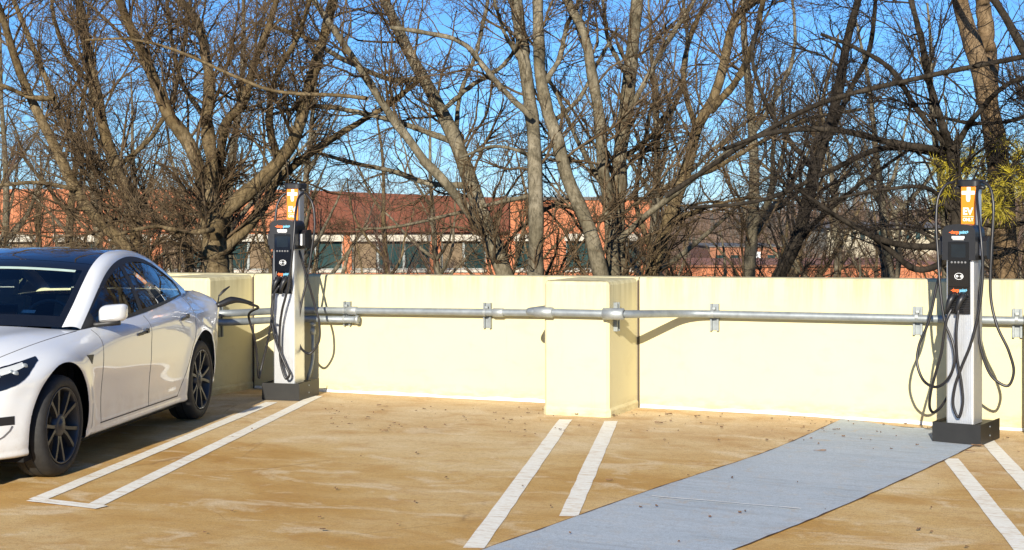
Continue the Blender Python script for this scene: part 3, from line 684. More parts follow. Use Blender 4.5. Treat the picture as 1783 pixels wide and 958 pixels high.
# top line (shut line of the bonnet / window base / boot edge) in plan and height
top_w = cr([0, .25, .42, .53, .62, .68, .735, .765, .79, .82, .842, .852, .848, .83, .79, .735, .68, .63, .57, .45, .25, 0][0:0] or np.linspace(0, 1, 2), [0, 0]) if False else None
tl = np.array([  # s, w, z
    (.17, 0, .760), (.175, .20, .760), (.20, .38, .762), (.26, .52, .774), (.36, .61, .796), (.52, .665, .830), (.70, .705, .860), (.90, .735, .884), (1.15, .765, .906), (1.40, .795, .922),
    (1.7, .833, .936), (2.1, .850, .953), (2.5, .850, .974), (2.9, .832, .998), (3.3, .792, 1.024), (3.6, .745, 1.042), (3.85, .695, 1.052), (4.1, .655, 1.056), (4.35, .610, 1.055), (4.52, .53, 1.052), (4.60, .40, 1.050), (4.63, .2, 1.048), (4.635, 0, 1.048)])
tls = spline(tl, 900)
# match top-line parameter to plan parameter by s (side) and w (ends)
def match():
    key_p = [0, .25, .45, .60, .72, .86, .90, .915]       # plan w at nose part
    i0 = np.interp([0, .35, .62, .80], PW[:NU//2], np.arange(NU//2))
    anchor_u = []; anchor_t = []
    def iu_s(s): return np.interp(s, PS[20:-20], np.arange(20, NU - 20))
    def it_s(s): return np.interp(s, tls[30:-30, 0], np.arange(30, 870))
    for (u, tw) in ((0, 0), (np.interp(.40, PW[:200], np.arange(200)), np.interp(.28, tls[:300, 1], np.arange(300))), (np.interp(.70, PW[:200], np.arange(200)), np.interp(.53, tls[:300, 1], np.arange(300)))): anchor_u.append(u); anchor_t.append(tw)
    for s in (.52, .72, .9, 1.2, 1.6, 2.1, 2.6, 3.1, 3.6, 3.9, 4.2): anchor_u.append(iu_s(s)); anchor_t.append(it_s(s))
    R_ = lambda arr, v, hi: np.interp(-v, -arr[hi:], np.arange(hi, len(arr)))
    anchor_u.append(R_(PW, .72, NU - 200)); anchor_t.append(R_(tls[:, 1], .56, 700)); anchor_u.append(R_(PW, .36, NU - 200)); anchor_t.append(R_(tls[:, 1], .28, 700)); anchor_u.append(NU - 1); anchor_t.append(899)
    tp = cr(anchor_u, anchor_t)(np.arange(NU)); k = np.arange(900)
    return np.stack([np.interp(tp, k, tls[:, j]) for j in (1, 0, 2)], -1)   # w, s, z
TOP = match()
front = 1 - sstep(.05, .95, PS); rear = sstep(3.85, 4.6, PS)
# rows (bottom to top): inset, s-shift at nose, s-shift at tail, z side / nose / tail
ROWS = [(.120, .13, -.14, .185, .175, .30), (.050, .075, -.09, .195, .185, .335), (.030, .045, -.05, .255, .235, .42), (.016, .018, -.02, .36, .33, .54), (.010, .003, .0, .49, .44, .68), (.004, .006, -.005, .62, .55, .82), (.0, .030, -.01, .725, .65, .93)]
BODY = []
for i, (ins, dn_, dt_, zs, zn, zt) in enumerate(ROWS):
    # outward normal of the plan curve for the inset
    tw, ts = np.gradient(PW), np.gradient(PS); L = np.hypot(tw, ts); nw, ns = ts / L, -tw / L
    conc = (0.014 * np.exp(-((i - 3.4) / 1.1) ** 2)) * sstep(1.15, 1.6, PS) * (1 - sstep(3.0, 3.35, PS))
    w = PW - nw * (ins + conc); s = PS - ns * (ins + conc) * .4 + dn_ * front ** 2 + dt_ * rear
    z = zs * (1 - front) * (1 - rear) + zn * front + zt * rear
    BODY.append(np.stack([np.maximum(w, 0), s, z], -1))
mid = BODY[-1] * .40 + TOP * .60; tmid = np.array(mid)      # shoulder row: fuller than a straight line
bul = .045 * (1 - front * .55) * (1 - rear * .5)
tw, ts = np.gradient(PW), np.gradient(PS); L = np.hypot(tw, ts)
mid[:, 0] = np.maximum(mid[:, 0] + bul * ts / L * .9, 0); mid[:, 1] += -bul * tw / L * .6; mid[:, 2] += .012
# wheel-arch flares push the fender line out a little
BODY += [mid, TOP]; BODY = np.array(BODY)                    # rows x NU x 3
# refine rows
NV = 64
rowt = np.array([0, .04, .12, .25, .40, .55, .67, .86, 1.0])
def fine_rows(B):
    out = np.empty((NV, B.shape[1], 3)); v = np.linspace(0, 1, NV)
    d = rowt; Mg = np.gradient(B, d, axis=0)
    for i, x in enumerate(v):
        k = min(np.searchsorted(d, x, side='right') - 1, len(d) - 2); h = d[k+1] - d[k]; q = (x - d[k]) / h
        out[i] = (2*q**3-3*q**2+1)*B[k] + (q**3-2*q**2+q)*h*Mg[k] + (-2*q**3+3*q**2)*B[k+1] + (q**3-q**2)*h*Mg[k+1]
    return out
SURF = fine_rows(BODY)                                        # NV x NU x (w,s,z)
SURF[..., 0] = np.maximum(SURF[..., 0], 0)
# character: soft flare round both arches
for sc, am in ((SF, .012), (SR, .016)):
    dist = np.hypot(SURF[..., 1] - sc, SURF[..., 2] - WR)
    SURF[..., 0] += am * np.exp(-((dist - .43) / .07) ** 2) * (SURF[..., 0] > .7)
# shear columns so that the rear door's back edge follows the arch
zz = SURF[..., 2]; ss = SURF[..., 1]
def surf_uv(u, v):
    # bilinear lookup (u column index, v row index floats)
    u = np.clip(u, 0, NU - 1.001); v = np.clip(v, 0, NV - 1.001); i, j = int(v), int(u); a, b = v - i, u - j
    return (SURF[i, j] * (1-a) + SURF[i+1, j] * a) * (1-b) + (SURF[i, j+1] * (1-a) + SURF[i+1, j+1] * a) * b
dU = np.gradient(SURF, axis=1); dV = np.gradient(SURF, axis=0); NRM = np.cross(dU, dV); NRM /= np.linalg.norm(NRM, axis=-1)[..., None] + 1e-12
if NRM[30, NU // 2, 0] < 0: NRM = -NRM
def near_uv(w=None, s=None, z=None):
    d = np.zeros(SURF.shape[:2])
    if w is not None: d += (SURF[..., 0] - w) ** 2
    if s is not None: d += (SURF[..., 1] - s) ** 2
    if z is not None: d += (SURF[..., 2] - z) ** 2
    if s is not None and w is None: d += 10 * (SURF[..., 0] < .45)
    i, j = np.unravel_index(np.argmin(d), d.shape); return j, i
def on_surf(w=None, s=None, z=None, off=.002):
    j, i = near_uv(w, s, z); lo_i, hi_i, lo_j, hi_j = max(i-1, 0), min(i+1, NV-1), max(j-1, 0), min(j+1, NU-1)
    best = None
    for a in np.linspace(lo_i, hi_i, 9):
        for b in np.linspace(lo_j, hi_j, 9):
            p_ = surf_uv(b, a); e = sum((p_[k] - q) ** 2 for k, q in ((0, w), (1, s), (2, z)) if q is not None)
            if best is None or e < best[0]: best = (e, p_, NRM[int(round(a)), int(round(b))])
    return best[1] + best[2] * off
# door cut lines in (s, z)
cutA = cr([.2, .30, .55, .80, .93], [1.53, 1.50, 1.48, 1.49, 1.50]); cutB = cr([.2, .5, .98], [2.45, 2.45, 2.42]); cutC = cr([.25, .36, .5, .65, .8, .92, 1.05], [3.10, 3.20, 3.30, 3.40, 3.53, 3.62, 3.66])
# snap columns onto the cut lines
def snap_cut(cut):
    for i in range(NV):
        z = SURF[i, :, 2]; s = SURF[i, :, 1]; j = int(np.argmin(np.abs(s - cut(z)) + 10 * (SURF[i, :, 0] < .5)))
        f = cut(z[j]) - s[j]
        for k, wgt in ((j, 1.0),): SURF[i, k, 1] += f
ARCH_R = .400
own = np.zeros((NV - 1, NU - 1), int)                       # 0 body, 1 front door, 2 rear door, -1 removed
for c in (cutA, cutB, cutC): snap_cut(c)
cen = (SURF[:-1, :-1] + SURF[1:, :-1] + SURF[:-1, 1:] + SURF[1:, 1:]) / 4
door_bot = .262
inside = (cen[..., 0] > .5) & (cen[..., 2] > door_bot)
own[inside & (cen[..., 1] > cutA(cen[..., 2])) & (cen[..., 1] < cutB(cen[..., 2]))] = 1
own[inside & (cen[..., 1] > cutB(cen[..., 2])) & (cen[..., 1] < cutC(cen[..., 2]))] = 2
for sc in (SF, SR):
    zc_ = WR + .016
    dist = np.hypot(SURF[..., 1] - sc, SURF[..., 2] - zc_); far = SURF[..., 0] > .62
    # project vertices close to the arch circle onto it
    step = .016
    ring_ = (np.abs(dist - ARCH_R) < step) & far & (SURF[..., 2] > .2)
    dirs = np.stack([SURF[..., 1] - sc, SURF[..., 2] - zc_], -1) / (dist[..., None] + 1e-9)
    SURF[..., 1] = np.where(ring_ & (dist <= ARCH_R), sc + dirs[..., 0] * ARCH_R, SURF[..., 1]); SURF[..., 2] = np.where(ring_ & (dist <= ARCH_R), zc_ + dirs[..., 1] * ARCH_R, SURF[..., 2])
    cd_ = np.hypot(cen[..., 1] - sc, cen[..., 2] - zc_); own[(cd_ < ARCH_R - step * .45) & (cen[..., 0] > .62)] = -1
    own[(cen[..., 0] > .62) & (cen[..., 2] < .33) & (np.abs(cen[..., 1] - sc) < ARCH_R - .02)] = -1
# clean arch edges: every vertex on the cut is moved onto the circle
rem = np.zeros((NV, NU), bool); kee = np.zeros((NV, NU), bool)
for di in (0, 1):
    for dj in (0, 1):
        rem[di:NV-1+di, dj:NU-1+dj] |= own < 0; kee[di:NV-1+di, dj:NU-1+dj] |= own >= 0
bd = rem & kee
for sc in (SF, SR):
    zc_ = WR + .016; dx = SURF[..., 1] - sc; dz = SURF[..., 2] - zc_; dist = np.hypot(dx, dz); sel = bd & (np.abs(dx) < .55) & (SURF[..., 2] > .27)
    SURF[..., 1] = np.where(sel, sc + dx / dist * ARCH_R, SURF[..., 1]); SURF[..., 2] = np.where(sel, zc_ + dz / dist * ARCH_R, SURF[..., 2])
def part_mesh(name, sel, mat, parent, side=1):
    ii, jj = np.nonzero(sel); 
    if len(ii) == 0: return None
    idx = np.stack([ii * NU + jj, ii * NU + jj + 1, (ii + 1) * NU + jj + 1, (ii + 1) * NU + jj], -1)
    used, inv = np.unique(idx, return_inverse=True); F = inv.reshape(idx.shape)
    V = SURF.reshape(-1, 3)[used] * [side, 1, 1]; N = NRM.reshape(-1, 3)[used] * [side, 1, 1]
    e1 = V[F[:, 1]] - V[F[:, 0]]; e2 = V[F[:, 3]] - V[F[:, 0]]; fn = np.cross(e1, e2)
    if np.sum(fn * N[F[:, 0]]) < 0: F = F[:, ::-1]
    me = bpy.data.meshes.new(name); me.from_pydata(V.tolist(), [], F.tolist()); me.polygons.foreach_set('use_smooth', [True] * len(F)); me.materials.append(mat)
    me.normals_split_custom_set_from_vertices([tuple(n) for n in N]); me.update()
    o = bpy.data.objects.new(name, me); COL.objects.link(o); o.parent = parent; return o
def both_mesh(name, build, mat, parent):
    mb = MB(); build(mb); n = len(mb.v); fs = list(mb.f); sm = list(mb.sm)
    mb.v += [(-x, y, z) for x, y, z in mb.v]; mb.f += [tuple(i + n for i in f[::-1]) for f in fs]; mb.sm += sm
    return mb.build(name, mat, parent)
for sd_ in (1, -1):
    part_mesh('body_side', own == 0, M['car'], car, sd_)
    part_mesh('front_door', own == 1, M['car'], car, sd_); part_mesh('rear_door', own == 2, M['car'], car, sd_)
parts = {o.name: o for o in car.children}
# ---- bonnet (Coons patch) and boot lid
def resample(P, n):
    d = np.r_[0, np.cumsum(np.linalg.norm(np.diff(P, axis=0), axis=1))]; t = np.linspace(0, d[-1], n); return np.stack([np.interp(t, d, P[:, k]) for k in range(3)], -1)
def coons(c0, c1, d0, d1):   # c0: v=0 edge along u ; c1: v=1 ; d0: u=0 along v ; d1: u=1
    nu, nv = len(c0), len(d0); u = np.linspace(0, 1, nu)[:, None, None]; v = np.linspace(0, 1, nv)[None, :, None]
    return (1-v)*c0[:, None] + v*c1[:, None] + (1-u)*d0[None] + u*d1[None] - ((1-u)*(1-v)*c0[0] + u*(1-v)*c0[-1] + (1-u)*v*c1[0] + u*v*c1[-1])
ic = int(np.argmin(np.abs(tls[:300, 1] - .56))); ie = int(np.interp(1.365, tls[30:-30, 0], np.arange(30, 870)))
T3 = tls[:, [1, 0, 2]]
c0 = resample(T3[ic:ie + 1], 50); d0 = resample(T3[ic::-1], 30)
cowl = spline([T3[ie], (.66, 1.27, .935), (.42, 1.17, .958), (.2, 1.115, .968), (0, 1.10, .972)], 30)
cl = spline([(0, .17, .690), (0, .24, .726), (0, .42, .782), (0, .7, .858), (0, .95, .922), (0, 1.10, .972)], 50)
H = coons(c0, cl, d0, cowl); uu = np.linspace(0, 1, 50)[:, None]; vv = np.linspace(0, 1, 30)[None]
H[..., 2] += .030 * np.sin(PI * np.clip(uu, 0, 1)) * np.sin(PI * vv ** .8) + .012 * np.exp(-((vv - .28) / .14) ** 2) * np.sin(PI * uu)
def hood_b(mb): mb.grid(H[:, ::-1])
both_mesh('bonnet', hood_b, M['car'], car)
# ---- greenhouse
K0s = np.array([1.40, 1.60, 1.83, 2.06, 2.31, 2.58, 2.86, 3.15, 3.44, 3.71, 3.98])
K0 = np.stack([np.interp(K0s, tls[30:-30, 0], tls[30:-30, 1]), K0s, np.interp(K0s, tls[30:-30, 0], tls[30:-30, 2])], -1)
K1 = np.array([(.790, 1.40, .926), (.772, 1.60, 1.050), (.744, 1.83, 1.180), (.710, 2.07, 1.288), (.680, 2.33, 1.362), (.658, 2.62, 1.395), (.645, 2.90, 1.382), (.638, 3.18, 1.335), (.635, 3.46, 1.258), (.640, 3.73, 1.165), (.662, 3.98, 1.066)])
K2 = np.array([(.690, 1.315, .945), (.672, 1.55, 1.085), (.645, 1.79, 1.225), (.612, 2.05, 1.348), (.587, 2.32, 1.424), (.572, 2.62, 1.448), (.562, 2.92, 1.438), (.555, 3.22, 1.392), (.555, 3.52, 1.312), (.562, 3.80, 1.208), (.585, 4.08, 1.078)])
K4 = np.array([(0, 1.10, .975), (0, 1.36, 1.118), (0, 1.63, 1.252), (0, 1.93, 1.388), (0, 2.25, 1.456), (0, 2.6, 1.472), (0, 2.94, 1.462), (0, 3.28, 1.415), (0, 3.6, 1.33), (0, 3.92, 1.207), (0, 4.20, 1.078)])
NG = 121
k0, k1, k2, k4 = (spline(k, NG) for k in (K0, K1, K2, K4))
def row(v):   # v 0 = belt, 1 = rail, 2 = roof edge, 3 = centre line
    if v <= 1:
        q = k0 * (1-v) + k1 * v; b = .020 * math.sin(PI * v); hgt = np.clip((k1[:, 2] - k0[:, 2]) / .4, 0, 1); q = q.copy(); q[:, 0] += b * hgt; return q
    if v <= 2:
        t_ = v - 1; q = k1 * (1-t_) + k2 * t_; q = q.copy(); bb = .014 * math.sin(PI * t_); q[:, 0] += bb; q[:, 2] += bb * .8; return q
    t_ = v - 2; q = np.empty_like(k2); q[:, 0] = k2[:, 0] * (1 - t_); e = 1 - (1 - t_) ** 2
    q[:, 1] = k2[:, 1] + (k4[:, 1] - k2[:, 1]) * e; q[:, 2] = k2[:, 2] + (k4[:, 2] - k2[:, 2]) * e; return q
def gpatch(u0, u1, v0, v1, nv=10, off=0.0, nu=None):
    G = []
    for v in np.linspace(v0, v1, nv):
        r_ = row(v); n_ = nu or max(2, int((u1 - u0) * NG)); u = np.linspace(u0, u1, n_) * (NG - 1); G.append(np.stack([np.interp(u, np.arange(NG), r_[:, k]) for k in range(3)], -1))
    G = np.array(G)
    if off:
        n_ = np.cross(np.gradient(G, axis=1), np.gradient(G, axis=0)); n_ /= np.linalg.norm(n_, axis=-1)[..., None] + 1e-9
        if n_[nv // 2, G.shape[1] // 2, 0] + n_[nv // 2, G.shape[1] // 2, 2] < 0: n_ = -n_
        G = G + n_ * off
    return G
def addg(*gs):
    def b(mb):
        for g in gs: mb.grid(g)
    return b
both_mesh('roof_rail', addg(gpatch(0, 1, 1.0, 2.0, 12, nu=121)), M['car'], car)
UW = .285
both_mesh('windscreen', addg(gpatch(.045, UW - .03, 2.065, 3.0, 24)), M['glass_wind'], car)
both_mesh('windscreen_surround', addg(gpatch(0, UW + .01, 2.0, 2.065, 6), gpatch(0, .045, 2.065, 3, 16, nu=5), gpatch(UW - .03, UW + .01, 2.065, 3, 16, nu=6)), M['black_gloss'], car)
both_mesh('glass_roof', addg(gpatch(UW + .012, .74, 2.0, 3.0, 22)), M['roof_glass'], car)
both_mesh('rear_window', addg(gpatch(.742, 1.0, 2.0, 3.0, 22)), M['roof_glass'], car)
# side glass: two panes, satin black surround and pillar
u1_, u2_, uB0, uB1 = .055, .885, .395, .425
for side in (1, -1):
    for a, b, nm in ((u1_ + .03, uB0, 'front_side_window'), (uB1, u2_ - .01, 'rear_side_window')):
        mb = MB(); mb.grid(gpatch(a, b, .07, .90, 10) * [side, 1, 1]); mb.build(nm, M['glass_side'], car)
both_mesh('window_surround', addg(gpatch(0, .905, .0, .07, 3, .003, 110), gpatch(0, .905, .90, 1.0, 3, .003, 110), gpatch(uB0, uB1, .05, .92, 10, .002), gpatch(.0, u1_ + .03, .05, .92, 10, .002), gpatch(u2_ - .01, .905, .05, .92, 8, .002)), M['trim'], car)
for side in (1, -1):
    mb = MB(); mb.grid(gpatch(.904, 1, 0, 1, 10, .001, 14) * [side, 1, 1]); mb.build('rear_quarter', M['car'], car)
# boot lid: between rear window base and tail
ir = int(np.interp(4.0, tls[30:-30, 0], np.arange(30, 870)))
eb = resample(T3[ir:], 40); rwb = spline([T3[ir], k2[-1], (.3, 4.17, 1.078), (0, 4.20, 1.078)], 20); clb = spline([(0, 4.20, 1.078), (0, 4.4, 1.068), (0, 4.635, 1.048)], 40)
G = np.array([eb * (1 - v) + np.array([resample(np.vstack([T3[ir], [0, 4.2, 1.078]]), 40)])[0] * 0 + clb * v for v in np.linspace(0, 1, 20)])
both_mesh('boot_lid', addg(G), M['car'], car)
# shut lines
def seam(pts, w=.0035, name='shut_line', parent=car, mat='gap'):
    pts = np.array(pts)
    mb = MB(); mb.tube(pts, w, 5)
    return pts
def sline(sz, n=26, w=.0042):
    return [on_surf(None, s, z, .0005) for s, z in sz]
def seams(mb):
    zs_ = np.linspace(.262, .985, 26)
    for c, zt in ((cutA, .915), (cutB, .952), (cutC, 1.03)):
        g_ = [on_surf(None, float(c(z)), z, -.0008) for z in np.linspace(.262, zt, 26)]
        for side in (1, -1): mb = MB(); mb.tube([q * [side, 1, 1] for q in g_], .0032, 5); mb.build('door_gap', M['gap'], car)
    g_ = [on_surf(None, s, .262, .0) for s in np.linspace(1.50, 3.12, 40)]
    for side in (1, -1): mb = MB(); mb.tube([q * [side, 1, 1] for q in g_], .0045, 5); mb.build('door_gap', M['gap'], car)
seams(None)
def bseam(mb): mb.tube(T3[0:ie + 1:12] + np.array([0, 0, -.001]), .0036, 5)
both_mesh('bonnet_gap', bseam, M['gap'], car)
# door handles: flush blades
for side in (1, -1):
    for s0, z0, z1 in ((2.13, .832, .840), (3.17, .872, .882)):
        mb = MB(); a = [on_surf(None, s0 + .20 * t_, z0 + (z1 - z0) * t_, .006) * [side, 1, 1] for t_ in np.linspace(0, 1, 9)]
        G = np.array([[p_ + np.array([side * .001, 0, -.011]), p_ + np.array([side * .004, 0, 0]), p_ + np.array([side * .001, 0, .011])] for p_ in a]); mb.grid(G)
        e = a[-1]; mb.box(e[0] - .012, e[0] + .012, e[1] - .03, e[1] + .012, e[2] - .010, e[2] + .024, .004)
        mb.build('door_handle', M['trim'], car)
# side repeater badge on the front wing
for side in (1, -1):
    mb = MB(); P3 = [on_surf(None, s, z, .004) * [side, 1, 1] for s, z in ((1.20, .765), (1.315, .758), (1.275, .698))]
    mb.add(P3, [(0, 1, 2)]); mb.v += [tuple(np.array(q) - [side * .012, 0, 0]) for q in P3]; mb.f += [(0, 3, 4, 1), (1, 4, 5, 2), (2, 5, 3, 0)]; mb.sm += [False] * 3
    mb.build('side_camera', M['trim'], car)
# mirrors
for side in (1, -1):
    mb = MB(); rings = []
    for t_ in np.linspace(0, 1, 13):
        # along s from leading face to glass
        s_ = 1.56 + .15 * t_; k = math.sin(PI * min(1, .12 + t_ * .62)) ** .55
        cx, cz_ = .930, 1.022; hw, hh = .088 * k, .064 * k
        rings.append([(side * (cx + hw * math.copysign(abs(math.cos(a)) ** .45, math.cos(a))), s_ + .03 * math.cos(a) * 1, cz_ + hh * math.copysign(abs(math.sin(a)) ** .45, math.sin(a)) + .012 * math.cos(a)) for a in np.linspace(0, 2 * PI, 25)])
    mb.grid(np.array(rings)); mb.add(rings[0][:-1], [tuple(range(24))]); mr_ = mb.build('door_mirror', M['car'], car)
    mb = MB(); mb.add([(p_[0], p_[1] + .001, p_[2]) for p_ in rings[-1][:-1]], [tuple(range(24))]); mb.build('mirror_glass', M['screen'], mr_)
    mb = MB(); mb.tube([(side * .79, 1.58, .940), (side * .84, 1.60, .946), (side * .90, 1.615, .953), (side * .99, 1.63, .957)], [.022, .020, .022, .018], 10); mb.build('mirror_arm', M['trim'], mr_)
# headlamps: dark lens, pale running light bar, reflectors
def lamp(side):
    up = [(.50, .150, .718), (.58, .20, .735), (.66, .28, .757), (.725, .38, .782), (.775, .49, .805), (.815, .62, .832)]
    lo = [(.50, .085, .600), (.58, .115, .598), (.665, .17, .605), (.745, .275, .628), (.815, .42, .680), (.842, .60, .800)]
    U, L_ = spline(up, 28), spline(lo, 28); G = []
    for v in np.linspace(0, 1, 9): G.append([on_surf(*(u * (1 - v) + l * v), .0045) for u, l in zip(U, L_)])
    G = np.array(G) * [side, 1, 1]; mb = MB(); mb.grid(G); hl = mb.build('headlight', M['black_gloss'], car)
    mb = MB(); g = G[1:5] + np.array([side * .0012, -.0012, .001]); g = g[:, 3:-6]; mb.grid(g); mb.build('running_light', M['seat_white'], hl)
    for (q, t_, r_) in ((.55, .78, .020), (.40, .62, .016), (.25, .45, .016), (.68, .66, .020)):
        c_ = G[int(round((.35 + .35 * q) * 8)), int(t_ * 27)]; mb = MB(); mb.lathe([(0, .006), (r_ * .6, .005), (r_, .0)], c_, (side * .65, -.75, 0), 14); mb.build('lamp_reflector', M['galv'], hl)
lamp(1); lamp(-1)
# lower intake slot and scoop at the bumper corner
def slot(side):
    G = np.array([[on_surf(w, s, z, .003) for w, s in ((.30, .03), (.45, .055), (.58, .10), (.69, .16), (.765, .235), (.81, .32))] for z in (.405, .425, .445, .460)]) * [side, 1, 1]
    mb = MB(); mb.grid(G); mb.build('bumper_slot', M['trim'], car)
    G = np.array([[on_surf(w, s, z, .002) for w, s in ((.80, .31), (.79, .295), (.765, .26), (.725, .215), (.68, .17))][k] for k, z in enumerate((.398, .37, .335, .305, .285))]) * [side, 1, 1]
    mb = MB(); mb.tube(G, .004, 5); mb.build('bumper_crease', M['gap'], car)
slot(1); slot(-1)
mb = MB(); mb.box(-.62, .62, .12, .5, .14, .20); mb.box(-.80, .80, .45, 4.1, .15, .19); mb.box(-.6, .6, 4.2, 4.45, .191, .30); mb.build('underbody', M['liner'], car)
for side in (1, -1):
    for sc in (SF, SR):
        mb = MB(); th = np.linspace(-.12 * PI, 1.12 * PI, 30)
        mb.grid(np.array([[(side * x, sc + (ARCH_R + .012) * math.cos(a), WR + .016 + (ARCH_R + .012) * math.sin(a)) for x in (.80, .50)] for a in th]))
        mb.add([(side * .50, sc + (ARCH_R + .012) * math.cos(a), WR + .016 + (ARCH_R + .012) * math.sin(a)) for a in th], [tuple(range(30))]); mb.build('arch_liner', M['liner'], car)
# wheels
def wheel(side, sc, steer=0.0):
    xo = side * .905; rt = empty('wheel', (xo, sc, WR)); rt.parent = car
    ax = (side, 0, 0)
    mb = MB(); prof = [(.250, -.215), (.262, -.225), (.300, -.228), (.322, -.215), (.331, -.19), (.334, -.12), (.331, -.045), (.322, -.018), (.300, -.004), (.270, .0), (.256, -.008), (.250, -.018)]
    mb.lathe(prof, (0, 0, 0), ax, 64)
    ty = mb.build('tyre', M['tyre'], rt)
    mb = MB()
    for r_, d_ in ((.3335, -.085), (.3345, -.15)): mb.lathe([(r_ + .0005, d_ - .004), (r_ + .001, d_), (r_ + .0005, d_ + .004)], (0, 0, 0), ax, 64)
    mb.build('tread_groove', M['liner'], ty)
    mb = MB(); mb.lathe([(.250, -.018), (.252, -.006), (.244, -.004), (.236, -.02), (.232, -.10), (.205, -.19)], (0, 0, 0), ax, 64)
    # ten slim spokes in five splayed pairs
    for k in range(5):
        a0 = 2 * PI * k / 5 + PI / 2 + .12
        for e in (-1, 1):
            ang0, ang1 = a0 + e * .16, a0 + e * .27; P_ = []
            for r_, ang, hw, d_ in ((.050, ang0, .014, -.030), (.11, ang0 + e * .02, .012, -.022), (.17, (ang0 + ang1) / 2 + e * .02, .0115, -.016), (.240, ang1, .014, -.012)):
                c_ = np.array([0, r_ * math.cos(ang), r_ * math.sin(ang)]); q = np.array([0, -math.sin(ang), math.cos(ang)]); X = np.array([side, 0, 0])
                P_.append([c_ - q * hw + X * (d_ - .034), c_ - q * hw * .9 + X * d_, c_ + q * hw * .9 + X * d_, c_ + q * hw + X * (d_ - .034)])
            mb.grid(np.array(P_), False)
    mb.lathe([(.078, -.06), (.074, -.028), (.058, -.020), (.034, -.020), (.031, -.012), (.0, -.010)], (0, 0, 0), ax, 32); mb.build('rim', M['rim'], rt)
    mb = MB(); mb.lathe([(.0, -.10), (.17, -.10), (.17, -.125), (.0, -.125)], (0, 0, 0), ax, 40); mb.build('brake_disc', M['rotor'], rt)
    mb = MB(); mb.lathe([(.0, -.20), (.25, -.20)], (0, 0, 0), ax, 32); mb.build('wheel_back', M['liner'], rt)
    rt.rotation_euler = (0.35 if sc < 2 else .9, 0, steer)
for side in (1, -1):
    wheel(side, SF, math.radians(-2)); wheel(side, SR)
# rear lamps, charge flap, plate-side
mb = MB()
for side in (1, -1):
    mb = MB(); G = np.array([[on_surf(w, s, z, .003) for (w, s, z) in ((.80, 4.44, zz_), (.76, 4.5, zz_ - .01), (.66, 4.58, zz_ - .02), (.5, 4.62, zz_ - .03))] for zz_ in (.99, .93, .87)]) * [side, 1, 1]
    mb.grid(G); mb.build('rear_light', simple('red_lens', (.25, .01, .01), .15), car)
# interior
mb = MB(); mb.box(-.70, .70, 1.25, 4.1, .20, .24); mb.box(-.70, .70, 1.05, 1.62, .24, .86, .05); mb.box(-.70, .70, 3.35, 4.2, .24, .98, .05)
for sd_ in (-1, 1): mb.box(sd_ * .72 - .02, sd_ * .72 + .02, 1.4, 3.6, .24, .90)
mb.build('cabin', M['interior'], car)
mb = MB(); mb.box(-.68, .70, 1.42, 1.72, .86, .905, .02); mb.build('dashboard', M['seat_white'], car)
mb = MB(); mb.box(-.19, .19, 1.70, 1.725, .86, 1.08, .008); mb.build('touch_screen', M['screen'], car)
def seat(x, s, w=.26):
    mb = MB(); mb.box(x - w, x + w, s - .50, s + .05, .42, .56, .05)
    mb.prism([(s - .02, .50), (s + .10, .50), (s + .30, 1.08), (s + .20, 1.10)], 'x', x - w * .92, x + w * .92); st = mb.build('front_seat', M['seat_white'], car)
    mb = MB(); mb.prism([(s + .20, 1.09), (s + .29, 1.08), (s + .33, 1.25), (s + .27, 1.27)], 'x', x - .13, x + .13); mb.build('headrest', M['seat_white'], st)
seat(.36, 2.35); seat(-.36, 2.35)
mb = MB(); mb.box(-.66, .66, 2.95, 3.4, .42, .58, .04); mb.prism([(3.30, .55), (3.42, .55), (3.62, 1.04), (3.52, 1.06)], 'x', -.66, .66); mb.build('rear_seat', M['interior'], car)
mb = MB(); th = np.linspace(0, 2 * PI, 30); mb.tube([(.36 + .185 * math.cos(a), 1.83 + .06 * math.sin(a), .94 + .155 * math.sin(a)) for a in th], .014, 8, False); mb.box(.36 - .16, .36 + .16, 1.82, 1.84, .925, .955); mb.build('steering_wheel', M['wheel_grey'], car)
mb = MB(); mb.box(-.12, .12, 1.93, 1.95, 1.245, 1.32, .01); mb.build('rear_view_mirror', M['trim'], car)
both_mesh('painted_gleam', addg(gpatch(.2425, .2535, 2.13, 3.0, 14, .0015, 3)), M['painted_gleam'], car)  # bright gleam along the windscreen top, put in as a coloured strip
mb = MB(); g = gpatch(.055, .068, 2.30, 2.42, 4, -.006); mb.grid(g); mb.build('permit_sticker', M['white'], car)
# charging plug and cable (belong to the left station), flap on the car
cw_ = lambda w, s, z: np.array([*(car_o + car_n * w + car_t * s), z])
port = on_surf(.80, 4.36, .90, .0)
nrm_p = np.array([car_n[0] * .80 + car_t[0] * .6, car_n[1] * .80 + car_t[1] * .6, .05]); nrm_p /= np.linalg.norm(nrm_p)
pw = cw_(*port)
mb = MB(); mb.tube([port + np.array([.0, .03, .02]), port + np.array([.02, -.01, .055]), port + np.array([.03, -.03, .085])], .006, 6); mb.tube([port + np.array([.03, -.03, .085]), port + np.array([.06, .02, .13]), port + np.array([.10, .06, .165])], [.008, .012, .006], 6); mb.build('charge_flap', M['trim'], car)
inv = (Matrix.Translation(sL.location) @ Matrix.Rotation(thL, 4, 'Z')).inverted()
hp = [pw, pw + nrm_p * .05 + np.array([0, 0, .01]), pw + nrm_p * .13 + np.array([0, 0, .035]), pw + nrm_p * .20 + np.array([0, 0, .03]), pw + nrm_p * .33 + np.array([0, 0, -.01])]
mb = MB(); mb.tube([tuple(inv @ Vector(q)) for q in spline(hp, 14)], np.interp(np.linspace(0, 1, 14), [0, .2, .45, .6, 1], [.020, .030, .034, .026, .016]), 10); mb.build('charging_plug', M['black'], sL)
ce = hp[-1]
cable(sL, [ce - nrm_p * .03, ce + nrm_p * .05 + np.array([0, 0, -.03])] + pc[2:], n=110)

